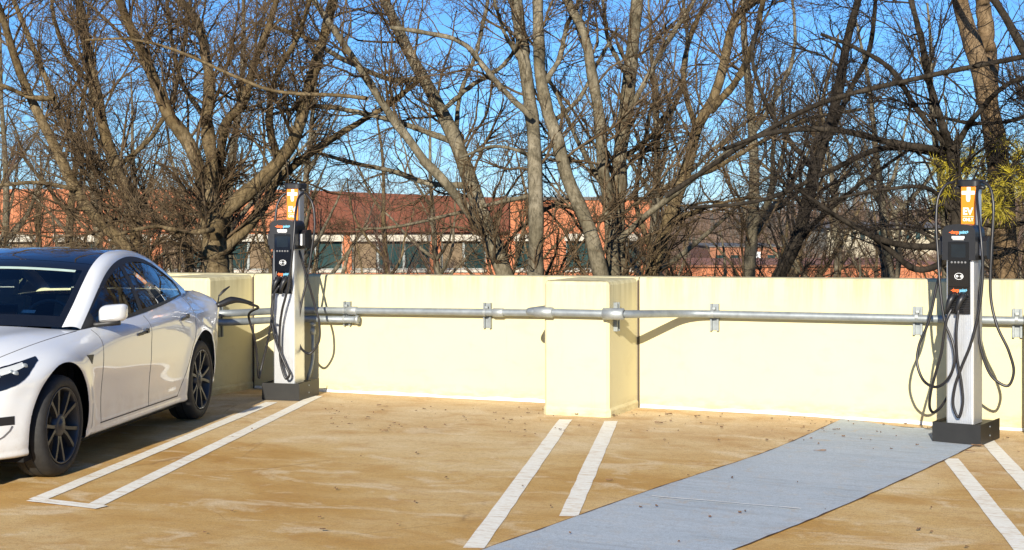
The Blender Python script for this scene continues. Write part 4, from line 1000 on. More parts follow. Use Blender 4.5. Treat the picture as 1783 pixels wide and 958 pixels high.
# ------------------------------------------------------------------ buildings beyond the trees
def frame_pt(px, depth): 
    q = atd(px, 373.5, depth); return q
def zat(py, depth): return CAM_H + (373.5 - py) / FPX * depth
def facade(name, depth, label, cat):
    root = empty(name, tuple(CAMP * [1, 1, 0] + np.array([-math.sin(YAW), math.cos(YAW), 0]) * depth + np.array([0, 0, -3.9])), YAW)
    return tag(root, label, cat)
def X(px, depth): return (px - 891.5) / FPX * depth
# brick office: local x = along the facade, -y towards the camera
D1 = 64.0
br = facade('brick_office', D1, 'long orange brick office with pale lintels and dark windows behind the trees', 'building'); Z0 = 3.9
zt = lambda py: zat(py, D1) + Z0
rows_z = (zt(470), zt(420), zt(407)); zroof = zt(349)
xl, xr = -34.0, X(1142, D1)
wins = [(-420, -330), (-300, -200), (-170, -60), (-30, 60), (95, 165), (190, 262), (282, 352), (392, 470), (500, 596), (612, 748), (768, 846), (897, 926), (985, 1030), (1090, 1114)]
def wall_with_holes(mb, x0, x1, z0, z1, holes, y=0.0, hz=None):
    cur = x0
    for a, b in holes:
        mb.box(cur, a, y, y + .4, hz[0], hz[1]); cur = b
    mb.box(cur, x1, y, y + .4, hz[0], hz[1])
    mb.box(x0, x1, y, y + .4, z0, hz[0] - .0); mb.box(x0, x1, y, y + .4, hz[1], z1)
holes = [(X(a, D1), X(b, D1)) for a, b in wins]
mb = MB(); wall_with_holes(mb, xl, xr, 0, zroof, holes, 0, (rows_z[0], rows_z[2]))
wl_ = mb.build('wall', M['brick'], br)
mb = MB(); mb.box(xr - .4, xr - .001, .401, 18, 0, zroof); mb.box(xl, xl + .4, .401, 18, 0, zroof); mb.box(xl, xr, 18.001, 18.4, 0, zroof); mb.build('side_wall', M['brick'], br)
mb = MB(); mb.box(xl - .05, xr + .05, -.06, 18.5, zroof + .002, zroof + .14); mb.build('roof', M['roofing'], br)
# raised dark red upper storeys: sloping parapet of the middle block, taller left block
def slab(name, pa, pb, ya, yb, y, th, zb, mat):
    xa, xb = X(pa, D1), X(pb, D1); mb = MB(); za, zb_ = zt(ya), zt(yb); v = []
    for yy in (y, y + th): v += [(xa, yy, zb), (xb, yy, zb), (xb, yy, zb_), (xa, yy, za)]
    mb.add(v, [(0, 1, 2, 3), (7, 6, 5, 4), (3, 2, 6, 7), (0, 3, 7, 4), (1, 5, 6, 2), (0, 4, 5, 1)]); return mb.build(name, mat, br)
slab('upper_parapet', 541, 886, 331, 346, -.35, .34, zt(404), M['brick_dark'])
slab('upper_wall', -560, 538, 326, 330, -.20, .198, zt(402), M['brick'])
for k, (a, b) in enumerate(holes):
    w_ = b - a
    mb = MB(); mb.box(a - .05, b + .05, -.05, .25, rows_z[1] + .002, rows_z[2] - .004); mb.build('lintel', M['lintel'], br)
    mb = MB(); mb.box(a - .04, b + .04, -.07, .1, rows_z[0] - .10, rows_z[0] - .003); mb.build('sill', M['lintel'], br)
    mb = MB(); n = max(1, int(round(w_ / 1.1))); f = .05
    for i in range(n + 1): x_ = a + w_ * i / n; mb.box(max(a, x_ - f), min(b, x_ + f), .16, .24, rows_z[0] + .002, rows_z[1])
    mb.box(a + f, b - f, .165, .235, rows_z[0] + .004, rows_z[0] + .06)
    fr = mb.build('window', M['win_frame'], br)
    mb = MB(); mb.box(a + .001, b - .001, .25, .27, rows_z[0] + .001, rows_z[1]); mb.build('pane', M['win_glass'], fr)
    if k % 3 != 2 and n > 1:
        i = k % n; mb = MB(); mb.box(a + w_ * i / n + .06, a + w_ * (i + 1) / n - .06, .225, .245, rows_z[0] + .02, rows_z[1] - .01); mb.build('blind', M['blind'], fr)
# low brick building to the right with a white fin
D2 = 58.0
lb = facade('low_brick_building', D2, 'low red brick building with flat roof showing just above the wall right of centre', 'building'); z2 = lambda py: zat(py, D2) + Z0
mb = MB(); mb.box(X(1150, D2), X(1665, D2), 0, 9, 0, z2(466)); mb.build('wall', M['brick'], lb)
mb = MB(); mb.box(X(1148, D2), X(1667, D2), -.12, 9.1, z2(466) + .002, z2(462)); mb.build('roof_coping', M['brick_brown'], lb)
D3 = 92.0
ob = facade('brick_block', D3, 'orange brown brick block with a white vertical sign, seen between the right trees', 'building'); z3 = lambda py: zat(py, D3) + Z0
mb = MB(); mb.box(X(1236, D3), X(1372, D3), 0, 10, -.8, z3(431)); mb.build('wall', M['brick_brown'], ob)
mb = MB(); mb.box(X(1234, D3), X(1374, D3), -.1, 10.1, z3(431) + .002, z3(429)); mb.build('roof', M['roofing'], ob)
mb = MB(); mb.box(X(1314, D3), X(1323, D3), -.25, -.02, z3(459), z3(439)); mb.build('white_sign', M['white'], ob)
for a in (1248, 1272, 1336):
    mb = MB(); mb.box(X(a, D3), X(a + 14, D3), -.03, -.002, z3(463), z3(445)); mb.build('window', M['win_glass'], ob)
D4 = 150.0
cb = facade('cream_building', D4, 'long cream building in the distance on the right, low behind dark branches', 'building'); z4 = lambda py: zat(py, D4) + Z0
mb = MB(); mb.box(X(1440, D4), X(1645, D4), 0, 14, -1, z4(398)); mb.build('wall', M['cream'], cb)
mb = MB(); mb.prism([(-.6, z4(398) + .01), (14.6, z4(398) + .01), (7, z4(388))], 'x', X(1436, D4), X(1649, D4)); mb.build('roof', M['roofing'], cb)
for a in range(1450, 1640, 16):
    mb = MB(); mb.box(X(a, D4), X(a + 8, D4), -.05, -.003, z4(418), z4(404)); mb.build('window', M['win_glass'], cb)

# ------------------------------------------------------------------ bare winter trees
def unit(v): return v / (np.linalg.norm(v, axis=-1, keepdims=True) + 1e-9)
def tubes(P, R, k):
    # P: B x n x 3, R: B x n  -> verts, quads
    B, n, _ = P.shape; T = unit(np.gradient(P, axis=1)); d = unit(P[:, -1] - P[:, 0])
    ref = np.where(np.abs(d[:, 2:3]) < .8, np.array([[0, 0, 1.0]]), np.array([[1.0, 0, 0]]))[:, None, :]
    N = unit(np.cross(T, ref)); Bn = np.cross(T, N); a = np.arange(k) * 2 * PI / k
    V = P[:, :, None] + R[:, :, None, None] * (np.cos(a)[None, None, :, None] * N[:, :, None] + np.sin(a)[None, None, :, None] * Bn[:, :, None])
    idx = np.arange(B * n * k).reshape(B, n, k); nx = np.roll(idx, -1, axis=2)
    F = np.stack([idx[:, :-1], nx[:, :-1], nx[:, 1:], idx[:, 1:]], -1).reshape(-1, 4)
    return V.reshape(-1, 3), F
def grow(P, R, count, tr_, lens, rfac, rmin, n, spread, up, wob, g, tip=.35, droop=0.0):
    # spawn `count` children from parent branches P (B,n,3)
    B, m_, _ = P.shape; L = np.linalg.norm(np.diff(P, axis=1), axis=2).sum(1); pr = L / L.sum(); pi = g.choice(B, count, p=pr)
    t = g.uniform(*tr_, count) * (m_ - 1); k = np.minimum(t.astype(int), m_ - 2); f = (t - k)[:, None]
    p0 = P[pi, k] * (1 - f) + P[pi, k + 1] * f; tan = unit(P[pi, k + 1] - P[pi, k]); r0 = R[pi, k] * (1 - f[:, 0]) + R[pi, k + 1] * f[:, 0]
    q = g.normal(size=(count, 3)); q = unit(q - tan * (q * tan).sum(1, keepdims=True)); sp = g.uniform(spread[0], spread[1], count)[:, None]
    d = unit(tan * np.cos(sp) + q * np.sin(sp) + np.array([0, 0, up])); ln = g.uniform(*lens, count) * (1 - .45 * t / (m_ - 1)) * np.clip(r0 / (r0.mean() + 1e-9), .55, 1.5) ** .5
    out = np.empty((count, n, 3)); out[:, 0] = p0; st = (ln / (n - 1))[:, None]
    for i in range(1, n):
        out[:, i] = out[:, i-1] + d * st; d = unit(d + g.normal(0, wob, (count, 3)) + np.array([0, 0, up * .35 - droop * i / n]))
    r = np.clip(r0 * rfac, rmin, None) * g.uniform(.75, 1.1, count); Rr = r[:, None] * np.linspace(1, tip, n)[None]
    return out, Rr
def limb_poly(pts, w0, w1, Y0, Y1, n=26, g=rng):
    P = np.array(pts, float); s = spline(P, n); f = np.linspace(0, 1, n); W_ = w0 + (w1 - w0) * f; out = np.empty((n, 3)); R_ = np.empty(n)
    j = np.cumsum(g.normal(0, .05, n)); j -= np.linspace(0, j[-1], n)
    for i in range(n):
        q = at(s[i, 0] + g.normal(0, .6), s[i, 1], Y0 + (Y1 - Y0) * f[i] + j[i]); out[i] = q; dep = (q - CAMP) @ AF; R_[i] = W_[i] * dep / FPX / 2 * (1 + .05 * math.sin(i * 1.3 + w0) + abs(g.normal(0, .05)) + (.16 if g.uniform() < .10 else 0))
    return out, R_
def extend(P, R_, L, g, n=26):
    # carry the limb on above the frame, thinning out
    d = unit(P[-1] - P[-4]); st = .22; k = max(2, int(L / st)); Q = [P[-1]]; 
    for i in range(k): d = unit(d + g.normal(0, .08, 3) + np.array([0, 0, .05])); Q.append(Q[-1] + d * st)
    A = np.vstack([P, Q[1:]]); RR = np.r_[R_, np.linspace(R_[-1], .012, k + 1)[1:]]
    t = np.linspace(0, len(A) - 1, n + 12); i = np.arange(len(A)); return np.stack([np.interp(t, i, A[:, c]) for c in range(3)], -1), np.interp(t, i, RR)
def base_down(P, R_, g):
    d = unit(P[0] - P[3]); d[2] = min(d[2], -.75); d = unit(d); Q = [P[0]]
    gz = float(gh(P[0][0], P[0][1])) - .15
    while Q[-1][2] > gz: d = unit(d * .9 + np.array([0, 0, -.25])); Q.append(Q[-1] + d * .3)
    k = len(Q); Q = np.array(Q[::-1]); RR = np.linspace(R_[0] * 1.35, R_[0], k); RR[0] *= 1.25
    A = np.vstack([Q, P[1:]]); RA = np.r_[RR, R_[1:]]; t = np.linspace(0, len(A) - 1, 38); i = np.arange(len(A))
    return np.stack([np.interp(t, i, A[:, c]) for c in range(3)], -1), np.interp(t, i, RA)
def tree(name, label, cat, limbs, Y, bark, twig, dens=1.0, seed=1, up=.12, l1=(.7, 1.9), droop=0.0, group='bare trees beyond the parapet', jit=1.2, l3=1.0, spread1=(.5, 1.25)):
    g = np.random.default_rng(seed); LP, LR = [], []; tv, tf, off = [], [], 0
    for i, lb_ in enumerate(limbs):
        pts, w0, w1 = lb_[:3]; flags = lb_[3] if len(lb_) > 3 else ''
        y0 = Y + (lb_[4] if len(lb_) > 4 else 0); y1 = y0 + (lb_[5] if len(lb_) > 5 else g.uniform(-jit, jit))
        P, R_ = limb_poly(pts, w0, w1, y0, y1, 26, g)
        if 'e' in flags: P, R_ = extend(P, R_, g.uniform(1.4, 2.6), g)
        if 'b' in flags: P, R_ = base_down(P, R_, g); 
        if i == 0: base = np.array([P[0][0], P[0][1], P[0][2]])
        v, f = tubes(P[None], R_[None], 10); tv.append(v); tf.append(f + off); off += len(v)
        t = np.linspace(0, len(P) - 1, 38); ii = np.arange(len(P)); LP.append(np.stack([np.interp(t, ii, P[:, c]) for c in range(3)], -1)); LR.append(np.interp(t, ii, R_))
    LP, LR = np.array(LP), np.array(LR)
    ok0 = .18; tot = np.linalg.norm(np.diff(LP, axis=1), axis=2).sum(); n1 = int(tot * 4.0 * dens)
    p1, r1 = grow(LP, LR, n1, (ok0, 1), l1, .34, .005, 10, spread1, up, .16, g, droop=droop)
    keep = (p1[:, 0, 2] > -.2) & (p1[:, :, 1].min(1) > .5); p1, r1 = p1[keep], r1[keep]; r1 = np.minimum(r1, .020)
    r1 = r1 / r1[:, :1] * np.minimum(r1[:, :1], .0155)
    p2, r2 = grow(p1, r1, int(len(p1) * 7), (.12, 1), (.30, .95), .56, .0036, 7, (.4, 1.1), up * .8, .18, g, droop=droop * .6)
    p3, r3 = grow(p2, r2, int(len(p2) * 4.6 * l3), (.1, 1), (.12, .42), .66, .0026, 5, (.4, 1.1), up * .6, .20, g, .55)
    k2 = p2[:, :, 1].min(1) > .35; p2, r2 = p2[k2], r2[k2]; k3 = p3[:, :, 1].min(1) > .3; p3, r3 = p3[k3], r3[k3]
    root = empty(name, tuple(base)); tag(root, label, cat, group)
    mesh_np('trunk', np.vstack(tv) - base, np.vstack(tf), bark, root)
    cv, cf, off = [], [], 0
    for p_, r_, k in ((p1, r1, 6), (p2, r2, 4), (p3, r3, 3)):
        v, f = tubes(p_, r_, k); cv.append(v); cf.append(f + off); off += len(v)
    mesh_np('crown', np.vstack(cv) - base, np.vstack(cf), twig, root)
    return root
TA = [([(226, 470), (224, 433), (172, 386), (130, 329), (99, 261), (68, 203), (50, 162), (31, 115), (10, 47), (-4, 5)], 22, 11, 'be', 0, -.8),
      ([(238, 478), (238, 433), (230, 365), (203, 292), (183, 235), (167, 157), (151, 78), (138, 2)], 24, 14, 'be', .1, .7),
      ([(330, 478), (323, 417), (292, 396), (235, 344), (209, 318), (157, 266), (110, 219), (94, 172), (60, 90), (25, 2)], 16, 8, 'be', 1.2, .8),
      ([(94, 172), (50, 168), (0, 148), (-60, 140)], 9, 6, '', -.3, -.6), ([(130, 329), (60, 318), (-10, 322), (-60, 310)], 8, 5, '', -.2, -1), ([(203, 292), (262, 240), (300, 170), (318, 90), (330, 0)], 9, 6, 'e', .3, .4), ([(167, 157), (120, 100), (96, 40), (90, 0)], 9, 6, 'e', .3, .6)]
TB = [([(377, 480), (374, 440), (372, 400), (364, 345), (358, 316)], 47, 36, 'b', 0, 0),
      ([(362, 350), (352, 310), (329, 250), (292, 198), (261, 120), (235, 63), (219, 31), (207, -2)], 25, 14, 'e', 0, -1.0), ([(366, 352), (370, 297), (360, 209), (365, 146), (355, 78), (339, 31), (312, -2)], 23, 14, 'e', 0, .8),
      ([(372, 345), (381, 292), (397, 209), (423, 183), (433, 146), (449, 94), (470, 42), (482, -2)], 17, 10, 'e', 0, -.5), ([(374, 395), (386, 376), (433, 334), (485, 282), (511, 245), (527, 198), (543, 136), (563, 68), (580, -2)], 27, 15, 'e', 0, .5),
      ([(378, 440), (397, 428), (449, 376), (485, 313), (540, 268), (600, 228), (680, 180), (730, 140)], 17, 8, '', 0, 1.5), ([(640, 172), (600, 167), (470, 157), (402, 130), (292, 83), (224, 68), (150, 70)], 7, 4, '', -.8, -.6),
      ([(485, 282), (470, 210), (478, 140), (520, 60), (540, 0)], 12, 7, 'e', .3, -.8), ([(372, 400), (330, 405), (270, 395), (200, 410)], 9, 5, '', -.3, -1.2), ([(360, 209), (320, 150), (300, 80), (290, 0)], 9, 6, 'e', .4, 1)]
TC = [([(880, 480), (852, 407), (821, 324), (795, 250), (769, 193), (737, 136), (701, 68), (669, -2)], 30, 16, 'be', 0, .6),
      ([(848, 405), (800, 348), (784, 329), (737, 277), (690, 214), (664, 177), (638, 136), (600, 80), (560, 20), (540, -10)], 18, 10, 'e', .0, -1.2),
      ([(795, 250), (700, 215), (620, 195), (545, 185), (470, 200)], 11, 6, '', .1, -1), ([(821, 324), (740, 318), (690, 300), (620, 285), (560, 268)], 11, 6, '', 0, 1.0), ([(769, 193), (820, 150), (880, 110), (905, 70)], 9, 6, '', 0, -.6),
      ([(737, 136), (690, 140), (610, 110), (520, 60), (440, 40)], 10, 6, '', .3, 1), ([(795, 250), (800, 170), (830, 90), (850, 0)], 8, 6, 'e', .4, 1)]
TD = [([(933, 480), (933, 365), (931, 292), (928, 219), (920, 157), (910, 83), (898, -2)], 27, 19, 'be', 0, .3),
      ([(926, 205), (870, 150), (800, 72), (745, 58), (680, 48)], 11, 7, '', .1, -1), ([(933, 340), (880, 350), (800, 370), (690, 395), (620, 400)], 8, 4, '', .4, 1), ([(931, 275), (900, 262), (860, 255), (800, 275)], 7, 4, '', .0, -.6), ([(915, 120), (880, 60), (860, 0)], 8, 5, 'e', .3, -1)]
TE = [([(1047, 480), (1024, 391), (988, 313), (972, 250), (951, 183), (940, 120), (938, 63), (936, -2)], 25, 18, 'be', 0, -.3),
      ([(1000, 345), (960, 360), (910, 395), (870, 440)], 8, 4, '', .2, 1), ([(960, 215), (1010, 170), (1040, 110), (1075, 50)], 8, 5, '', .2, 1), ([(945, 150), (975, 100), (985, 50), (1010, 0)], 10, 7, 'e', -.1, .7)]
TF = [([(1068, 480), (1061, 365), (1050, 292), (1045, 209), (1030, 130), (1019, 63), (998, 21), (985, -4)], 22, 14, 'be', 0, -.5), ([(1078, 480), (1074, 391), (1077, 313), (1082, 250), (1092, 172), (1100, 94), (1109, -2)], 27, 20, 'be', .25, .5),
      ([(1062, 340), (1019, 271), (998, 230), (978, 183), (957, 140), (930, 90)], 9, 5, '', .1, -.8), ([(1077, 420), (1120, 380), (1185, 330), (1260, 270), (1330, 230)], 12, 6, '', -.2, -1), ([(1086, 210), (1130, 130), (1170, 60), (1210, 0)], 10, 7, 'e', .2, .8), ([(1095, 140), (1060, 70), (1050, 0)], 9, 6, 'e', .3, 1.2), ([(1080, 280), (1140, 230), (1180, 170), (1196, 90), (1190, 0)], 9, 6, 'e', .5, 1.5)]
TG = [([(1134, 480), (1160, 397), (1186, 324), (1205, 262), (1212, 224), (1243, 172), (1264, 94), (1280, 31), (1322, -4)], 22, 14, 'be', 0, .5), ([(1238, 193), (1285, 136), (1311, 78), (1329, 0)], 13, 9, 'e', .1, -.8), ([(1150, 470), (1120, 400), (1108, 340), (1120, 260), (1135, 180)], 10, 6, '', .5, 1.0),
      ([(1190, 315), (1250, 290), (1320, 250), (1400, 210), (1500, 190)], 9, 5, '', 0, -1), ([(1165, 385), (1220, 365), (1300, 345), (1360, 350)], 7, 4, '', .1, -1), ([(1212, 224), (1190, 140), (1200, 70), (1230, 0)], 10, 7, 'e', .4, 1.2)]
TH = [([(1353, 484), (1384, 428), (1405, 355), (1421, 297), (1436, 240), (1457, 172), (1473, 83), (1495, -4)], 23, 12, 'be', 0, .4), ([(1442, 245), (1473, 172), (1514, 89), (1524, -2)], 10, 7, 'e', .1, -.8), ([(1370, 470), (1400, 410), (1450, 360), (1540, 290), (1600, 250)], 10, 5, '', -.1, -.8), ([(1421, 297), (1370, 240), (1330, 170), (1310, 100), (1330, 0)], 8, 5, 'e', .2, 1)]
TI = [([(1662, 486), (1664, 420), (1668, 340), (1657, 262)], 22, 19, 'b', 0, 0), ([(1657, 266), (1640, 215), (1622, 160), (1602, 60), (1585, -4)], 14, 9, 'e', 0, -.5), ([(1656, 262), (1600, 195), (1550, 120), (1500, 88), (1430, 60)], 11, 6, '', 0, -.8), ([(1656, 264), (1560, 250), (1450, 226), (1340, 232), (1260, 260)], 13, 7, '', 0, -1.1),
      ([(1656, 272), (1540, 258), (1440, 300), (1330, 348), (1200, 362)], 11, 5, '', .2, -1.2), ([(1664, 430), (1560, 425), (1490, 395), (1400, 345)], 13, 6, '', 0, -.6), ([(1662, 450), (1600, 470), (1530, 420), (1450, 372), (1390, 330)], 12, 6, '', -.1, -1.2), ([(1160, 342), (1306, 245), (1421, 183), (1577, 141), (1700, 115), (1800, 96)], 8, 9, '', -.4, -.6), ([(1660, 262), (1700, 200), (1750, 150), (1800, 130)], 11, 7, '', -.1, -.8), ([(1666, 380), (1620, 330), (1540, 330), (1440, 350)], 9, 4, '', .0, -1)]
TK = [([(1850, 480), (1860, 380), (1845, 250), (1800, 120), (1750, 30), (1728, -6)], 26, 12, 'be', 0, -.4), ([(1855, 330), (1800, 380), (1740, 395), (1690, 385)], 12, 6, '', -.1, -.8), ([(1845, 250), (1900, 150), (1930, 50)], 14, 10, 'e', 0, .5), ([(1820, 170), (1790, 200), (1700, 215), (1620, 200)], 8, 5, '', 0, -1)]
tree('maple_tree', 'bare grey-brown maple with two leaning trunks directly behind the car roof', 'tree', TA, 3.0, M['bark'], M['twig'], 1.35, 11)
tree('maple_tree', 'thick bare maple whose limbs fan out just left of the left charging station', 'tree', TB, 2.4, M['bark'], M['twig'], 1.4, 12)
tree('ash_tree', 'bare tree leaning left, with forked pale trunk, between left station and middle pillar', 'tree', TC, 3.6, M['bark_pale'], M['twig'], 1.2, 13)
tree('ash_tree', 'straightest bare tree, pale upright trunk rising just left of the middle pillar', 'tree', TD, 3.0, M['bark_pale'], M['twig'], .6, 14)
tree('ash_tree', 'bare tree curving up left from behind the middle pillar to cross the straight trunk', 'tree', TE, 3.5, M['bark_pale'], M['twig'], .65, 15)
tree('ash_tree', 'bare twin-stemmed tree standing right behind the middle pillar', 'tree', TF, 4.2, M['bark_pale'], M['twig'], .8, 16)
tree('ash_tree', 'bare tree leaning right with a high fork, just right of the middle pillar', 'tree', TG, 4.8, M['bark'], M['twig'], .9, 17)
tree('oak_tree', 'dark bare leaning trunk midway between middle pillar and right charging station', 'tree', TH, 3.4, M['bark_dark'], M['twig_dark'], .75, 18)
tree('oak_tree', 'dark bare tree with long sweeping boughs behind the right charging station', 'tree', TI, 2.6, M['bark_dark'], M['twig_dark'], .85, 19, up=.03, droop=.05, spread1=(.5, 1.3))
tree('oak_tree', 'dark bare tree whose boughs reach in at the right edge of the frame', 'tree', TK, 3.2, M['bark_dark'], M['twig_dark'], .6, 20)
# trees out of frame at both sides (seen in the car's windows)
def free_tree(seed, h=8.5, r=.16, nl=7):
    g = np.random.default_rng(seed); LP, LR = [], []
    d = unit(np.array([g.normal(0, .12), g.normal(0, .12), 1.0])); P = [np.zeros(3)]; st = h / 37
    for i in range(37): d = unit(d + g.normal(0, .035, 3) + np.array([0, 0, .03])); P.append(P[-1] + d * st)
    P = np.array(P); R_ = np.linspace(r, .02, 38); LP.append(P); LR.append(R_)
    for k in range(nl):
        i = int(g.uniform(7, 26)); a = g.uniform(0, 2 * PI); d = unit(np.array([math.cos(a), math.sin(a), g.uniform(.5, 1.3)])); L = h * g.uniform(.3, .55) * (1 - i / 60); Q = [P[i]]
        for _ in range(37): d = unit(d + g.normal(0, .06, 3) + np.array([0, 0, .03])); Q.append(Q[-1] + d * L / 37)
        LP.append(np.array(Q)); LR.append(np.linspace(R_[i] * .62, .012, 38))
    LP, LR = np.array(LP), np.array(LR); tv, tf = tubes(LP, LR, 8)
    tot = np.linalg.norm(np.diff(LP, axis=1), axis=2).sum()
    p1, r1 = grow(LP, LR, int(tot * 2.6), (.2, 1), (.7, 1.9), .4, .006, 9, (.45, 1.1), .14, .13, g); r1 = np.minimum(r1, .018)
    p2, r2 = grow(p1, r1, int(len(p1) * 6), (.12, 1), (.35, 1.0), .5, .0045, 6, (.4, 1.0), .1, .15, g)
    p3, r3 = grow(p2, r2, int(len(p2) * 3), (.1, 1), (.15, .5), .65, .0034, 4, (.4, 1.0), .08, .16, g, .6)
    cv, cf, off = [], [], 0
    for p_, r_, k in ((p1, r1, 5), (p2, r2, 3), (p3, r3, 3)):
        v, f = tubes(p_, r_, k); cv.append(v); cf.append(f + off); off += len(v)
    return (tv, tf), (np.vstack(cv), np.vstack(cf))
protos = []
for k in range(4):
    (tv, tf), (cv, cf) = free_tree(100 + k, h=(9.0, 8.0, 10.0, 7.0)[k], r=(.15, .13, .17, .10)[k], nl=(8, 7, 9, 6)[k]); rt = empty('bare_tree', (0, 0, 0))
    mesh_np('trunk', tv, tf, M['bark'] if k % 2 else M['bark_pale'], rt); mesh_np('crown', cv, cf, M['twig'] if k != 3 else M['twig_red'], rt); protos.append(rt); rt['used'] = 0
def copy_tree(src, loc, rz, sc, label, group, cat='tree'):
    if src.get('used') == 0: r = src; src['used'] = 1
    else:
        r = src.copy(); COL.objects.link(r)
        for ch in src.children:
            c_ = ch.copy(); COL.objects.link(c_); c_.parent = r
    r.location = loc; r.rotation_euler = (0, 0, rz); r.scale = (sc,) * 3; tag(r, label, cat, group); return r
g = np.random.default_rng(5)
bgt = [(-30, 17), (60, 22), (150, 15), (285, 19), (420, 14), (505, 24), (575, 30), (705, 20), (770, 28), (985, 22), (1130, 15), (1190, 22), (1255, 14), (1320, 20), (1480, 14), (1545, 22), (1620, 17), (1700, 26), (1775, 15), (1830, 18), (250, 28), (1090, 34), (1400, 32)]
for i, (px, Y) in enumerate(bgt):
    q = at(px, 480, Y); x, y = q[0], q[1]
    copy_tree(protos[i % 4], (x, y, float(gh(x, y)) - .1), g.uniform(0, 6.28), g.uniform(.85, 1.2), 'thinner bare grey-brown tree in the row farther back, behind the big trunks', 'thin bare trees farther back')
for i, (x, y) in enumerate([(4, 4), (8, 3), (12, 5), (17, 3), (6, 9), (14, 10), (-17, 4), (-21, 3), (-19, 9), (23, 6)]):
    copy_tree(protos[(i + 1) % 4], (x, y, float(gh(x, y)) - .1), g.uniform(0, 6.28), 1.1, 'bare tree outside the frame along the parapet', 'bare trees outside the frame')
# bushes right behind the wall
def bush(seed, w=1.5, h=2.6):
    g = np.random.default_rng(seed); n0 = 26; P = np.empty((n0, 12, 3)); P[:, 0] = np.stack([g.normal(0, .18, n0), g.normal(0, .18, n0), np.zeros(n0)], -1)
    d = unit(np.stack([g.normal(0, .55, n0), g.normal(0, .55, n0), np.ones(n0) * 1.35], -1)); L = g.uniform(.7, 1.2, n0)[:, None] * h / 10
    for i in range(1, 12): P[:, i] = P[:, i-1] + d * L; d = unit(d + g.normal(0, .14, (n0, 3)) + np.array([0, 0, -.02]))
    R_ = np.linspace(.016, .005, 12)[None] * g.uniform(.7, 1.3, n0)[:, None]
    p1, r1 = grow(P, R_, n0 * 14, (.25, 1), (.4, 1.2), .6, .0045, 7, (.4, 1.2), .05, .2, g, droop=.08); p2, r2 = grow(p1, r1, len(p1) * 4, (.1, 1), (.2, .6), .6, .0035, 5, (.4, 1.2), .04, .22, g, droop=.1)
    cv, cf, off = [], [], 0
    for p_, r_, k in ((P, R_, 5), (p1, r1, 4), (p2, r2, 3)):
        kk = np.hypot(p_[..., 0], p_[..., 1]).max(1) < 1.55; v, f = tubes(p_[kk], r_[kk], k); cv.append(v); cf.append(f + off); off += len(v)
    return np.vstack(cv), np.vstack(cf)
bp = []
for k in range(3):
    v, f = bush(300 + k, h=5.0); o = mesh_np('shrub', v[:], f, (M['twig'], M['twig_red'], M['twig_dark'])[k]); o['used'] = 0; bp.append(o)
for i, (px, Y, sc, k) in enumerate([(20, 1.6, 1.1, 0), (90, 3.6, 1.15, 2), (160, 2.2, 1.05, 0), (265, 1.8, 1.0, 2), (300, 4.6, 1.1, 1), (330, 3.4, 1.1, 0), (440, 1.5, 1.0, 0), (455, 3.2, 1.15, 2), (520, 2.0, 1.0, 0), (575, 1.6, 1.0, 2), (610, 3.2, 1.15, 0), (650, 1.8, .95, 2), (700, 4.0, .95, 1), (760, 2.0, .8, 0), (1165, 1.8, .8, 2), (1230, 4.2, .9, 1), (1280, 2.2, .8, 2), (1420, 1.8, .85, 1), (1520, 2.4, .95, 2), (1600, 1.6, .9, 2), (1780, 2.0, 1.0, 2), (-60, 2, 1, 0), (-10, 5, 1.2, 2), (210, 5.5, 1.2, 1)]):
    Y = max(Y, 2.4 + .3 * (i % 3)); q = at(px, 480, Y); src = bp[k]
    if src['used'] == 0: o = src; o['used'] = 1
    else: o = src.copy(); COL.objects.link(o)
    o.location = (q[0], q[1], float(gh(q[0], q[1])) - .05); o.rotation_euler = (0, 0, g.uniform(0, 6.28)); o.scale = (sc * .84,) * 3
    tag(o, ('leafless tan shrub tangle right behind the parapet top', 'leafless reddish shrub right behind the parapet top', 'leafless dark shrub tangle right behind the parapet top')[k], 'shrub', ('tan shrubs', 'reddish shrubs', 'dark shrubs')[k] + ' behind the parapet')
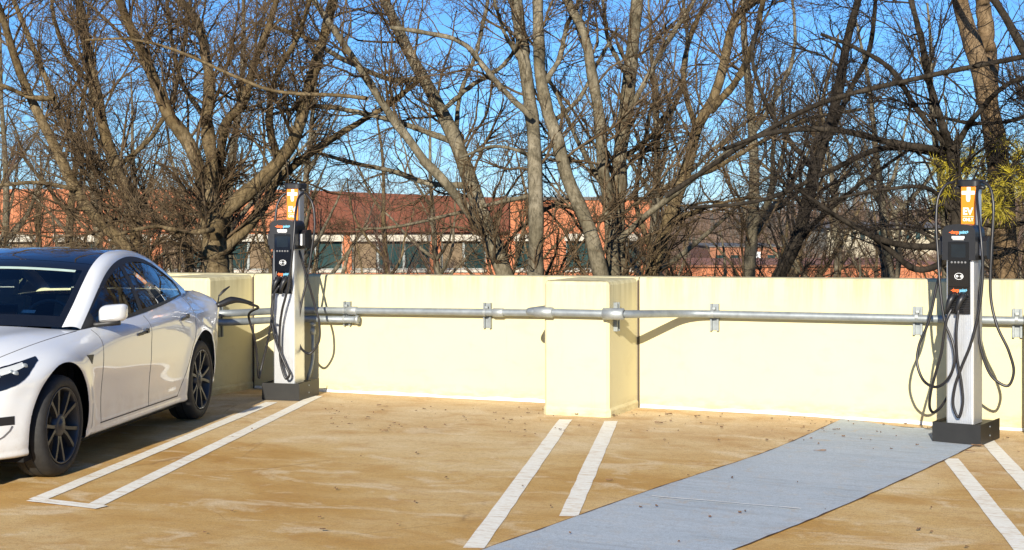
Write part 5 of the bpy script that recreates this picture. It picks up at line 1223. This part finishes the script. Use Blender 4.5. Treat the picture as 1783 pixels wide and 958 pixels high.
# pine at the right with its low needled branch
def pine():
    g = np.random.default_rng(40); Y = 3.8
    A, RA = limb_poly([(1752, 486), (1745, 370), (1734, 250), (1719, 172), (1702, 104), (1685, 50), (1668, -4)], 44, 26, Y, Y, 26, g); A, RA = extend(A, RA, 4, g); A, RA = base_down(A, RA, g)
    B_, RB = limb_poly([(1722, 180), (1722, 104), (1716, 50), (1711, -4)], 30, 24, Y, Y + .5, 26, g); B_, RB = extend(B_, RB, 4, g)
    base = A[0]; rt = empty('pine_tree', tuple(base)); tag(rt, 'brown-trunked pine with yellow-green needle tufts behind the right charging station', 'tree')
    v1, f1 = tubes(A[None], RA[None], 14); v2, f2 = tubes(B_[None], RB[None], 14); mesh_np('trunk', np.vstack([v1, v2]) - base, np.vstack([f1, f2 + len(v1)]), M['bark_pine'], rt)
    brs = [[(1742, 300), (1760, 275), (1800, 262), (1850, 270)], [(1738, 285), (1715, 272), (1690, 280), (1665, 300), (1640, 320)], [(1735, 270), (1760, 290), (1755, 330), (1745, 360)], [(1690, 280), (1660, 278), (1640, 285)], [(1712, 276), (1712, 310), (1720, 350), (1728, 372)], [(1760, 275), (1780, 300), (1800, 330)], [(1660, 302), (1645, 340), (1638, 362)]]
    bv, bf, off, tips = [], [], 0, []
    for k, b in enumerate(brs):
        P, R_ = limb_poly(b, 5, 2, Y - .3, Y - 1.2 + g.uniform(-.3, .3), 14, g); v, f = tubes(P[None], R_[None], 6); bv.append(v); bf.append(f + off); off += len(v)
        for i in range(4, 14): tips.append((P[i] + g.normal(0, .04, 3), unit(P[min(i+1, 13)] - P[i-1])))
    mesh_np('branch', np.vstack(bv) - base, np.vstack(bf), M['bark_dark'], rt)
    V, F = [], []
    for c, d in tips:
        for s_ in range(2):
            ax = unit(d + g.normal(0, .6, 3)); c2 = c + g.normal(0, .05, 3)
            for _ in range(46):
                q = unit(ax * .55 + g.normal(0, .55, 3) + np.array([0, 0, -.05])); L = g.uniform(.10, .19); w_ = unit(np.cross(q, g.normal(size=3))) * .0017; b = len(V)
                V += [c2 - w_, c2 + w_, c2 + q * L * .6 + w_ * .8 + np.array([0, 0, -.004]), c2 + q * L * .6 - w_ * .8 + np.array([0, 0, -.004])]; F.append((b, b+1, b+2, b+3))
                V += [c2 + q * L * .6 - w_ * .8 + np.array([0, 0, -.004]), c2 + q * L * .6 + w_ * .8 + np.array([0, 0, -.004]), c2 + q * L + w_ * .2 + np.array([0, 0, -.016]), c2 + q * L - w_ * .2 + np.array([0, 0, -.016])]; F.append((b+4, b+5, b+6, b+7))
    mesh_np('needles', np.array(V) - base, F, M['needles'], rt)
pine()
# wooded ridge far off: one mass of bare crowns
g = np.random.default_rng(77); n = 2600; P = np.empty((n, 5, 3)); R_ = np.empty((n, 5)); dp = g.uniform(120, 330, n); px = g.uniform(-300, 2100, n)
c_ = CAMP[None] + (AR[None] * ((px - 891.5) / FPX)[:, None] + AF[None] * np.array([1, 1, 0])) * dp[:, None]; z0 = gh(c_[:, 0], c_[:, 1]); hh = g.uniform(2.0, 4.2, n) * np.clip(dp / 260, .45, 1)
P = np.stack([np.stack([c_[:, 0], c_[:, 1], z0 + hh * f], -1) for f in (0, .3, .5, .8, 1)], 1); R_ = np.stack([hh * 0 + .12] * 5, 1) * np.array([1, .8, .7, .5, .2])
p1, r1 = grow(P, R_, n * 14, (.25, 1), (.8, 2.4), .6, .03, 4, (.4, 1.1), .2, .15, g); p2, r2 = grow(p1, r1, n * 30, (.1, 1), (.5, 1.3), .7, .02, 3, (.4, 1.1), .15, .15, g)
cv, cf, off = [], [], 0
for p_, r_, k in ((P, R_, 5), (p1, r1, 3), (p2, r2, 3)):
    v, f = tubes(p_, r_, k); cv.append(v); cf.append(f + off); off += len(v)
tag(mesh_np('far_woodland', np.vstack(cv), np.vstack(cf), M['far_wood'], smooth=False), 'brown bare woodland on the far ridge seen between the trunks', 'woodland', kind='stuff')
for o in bpy.data.objects:
    if 'used' in o: del o['used']
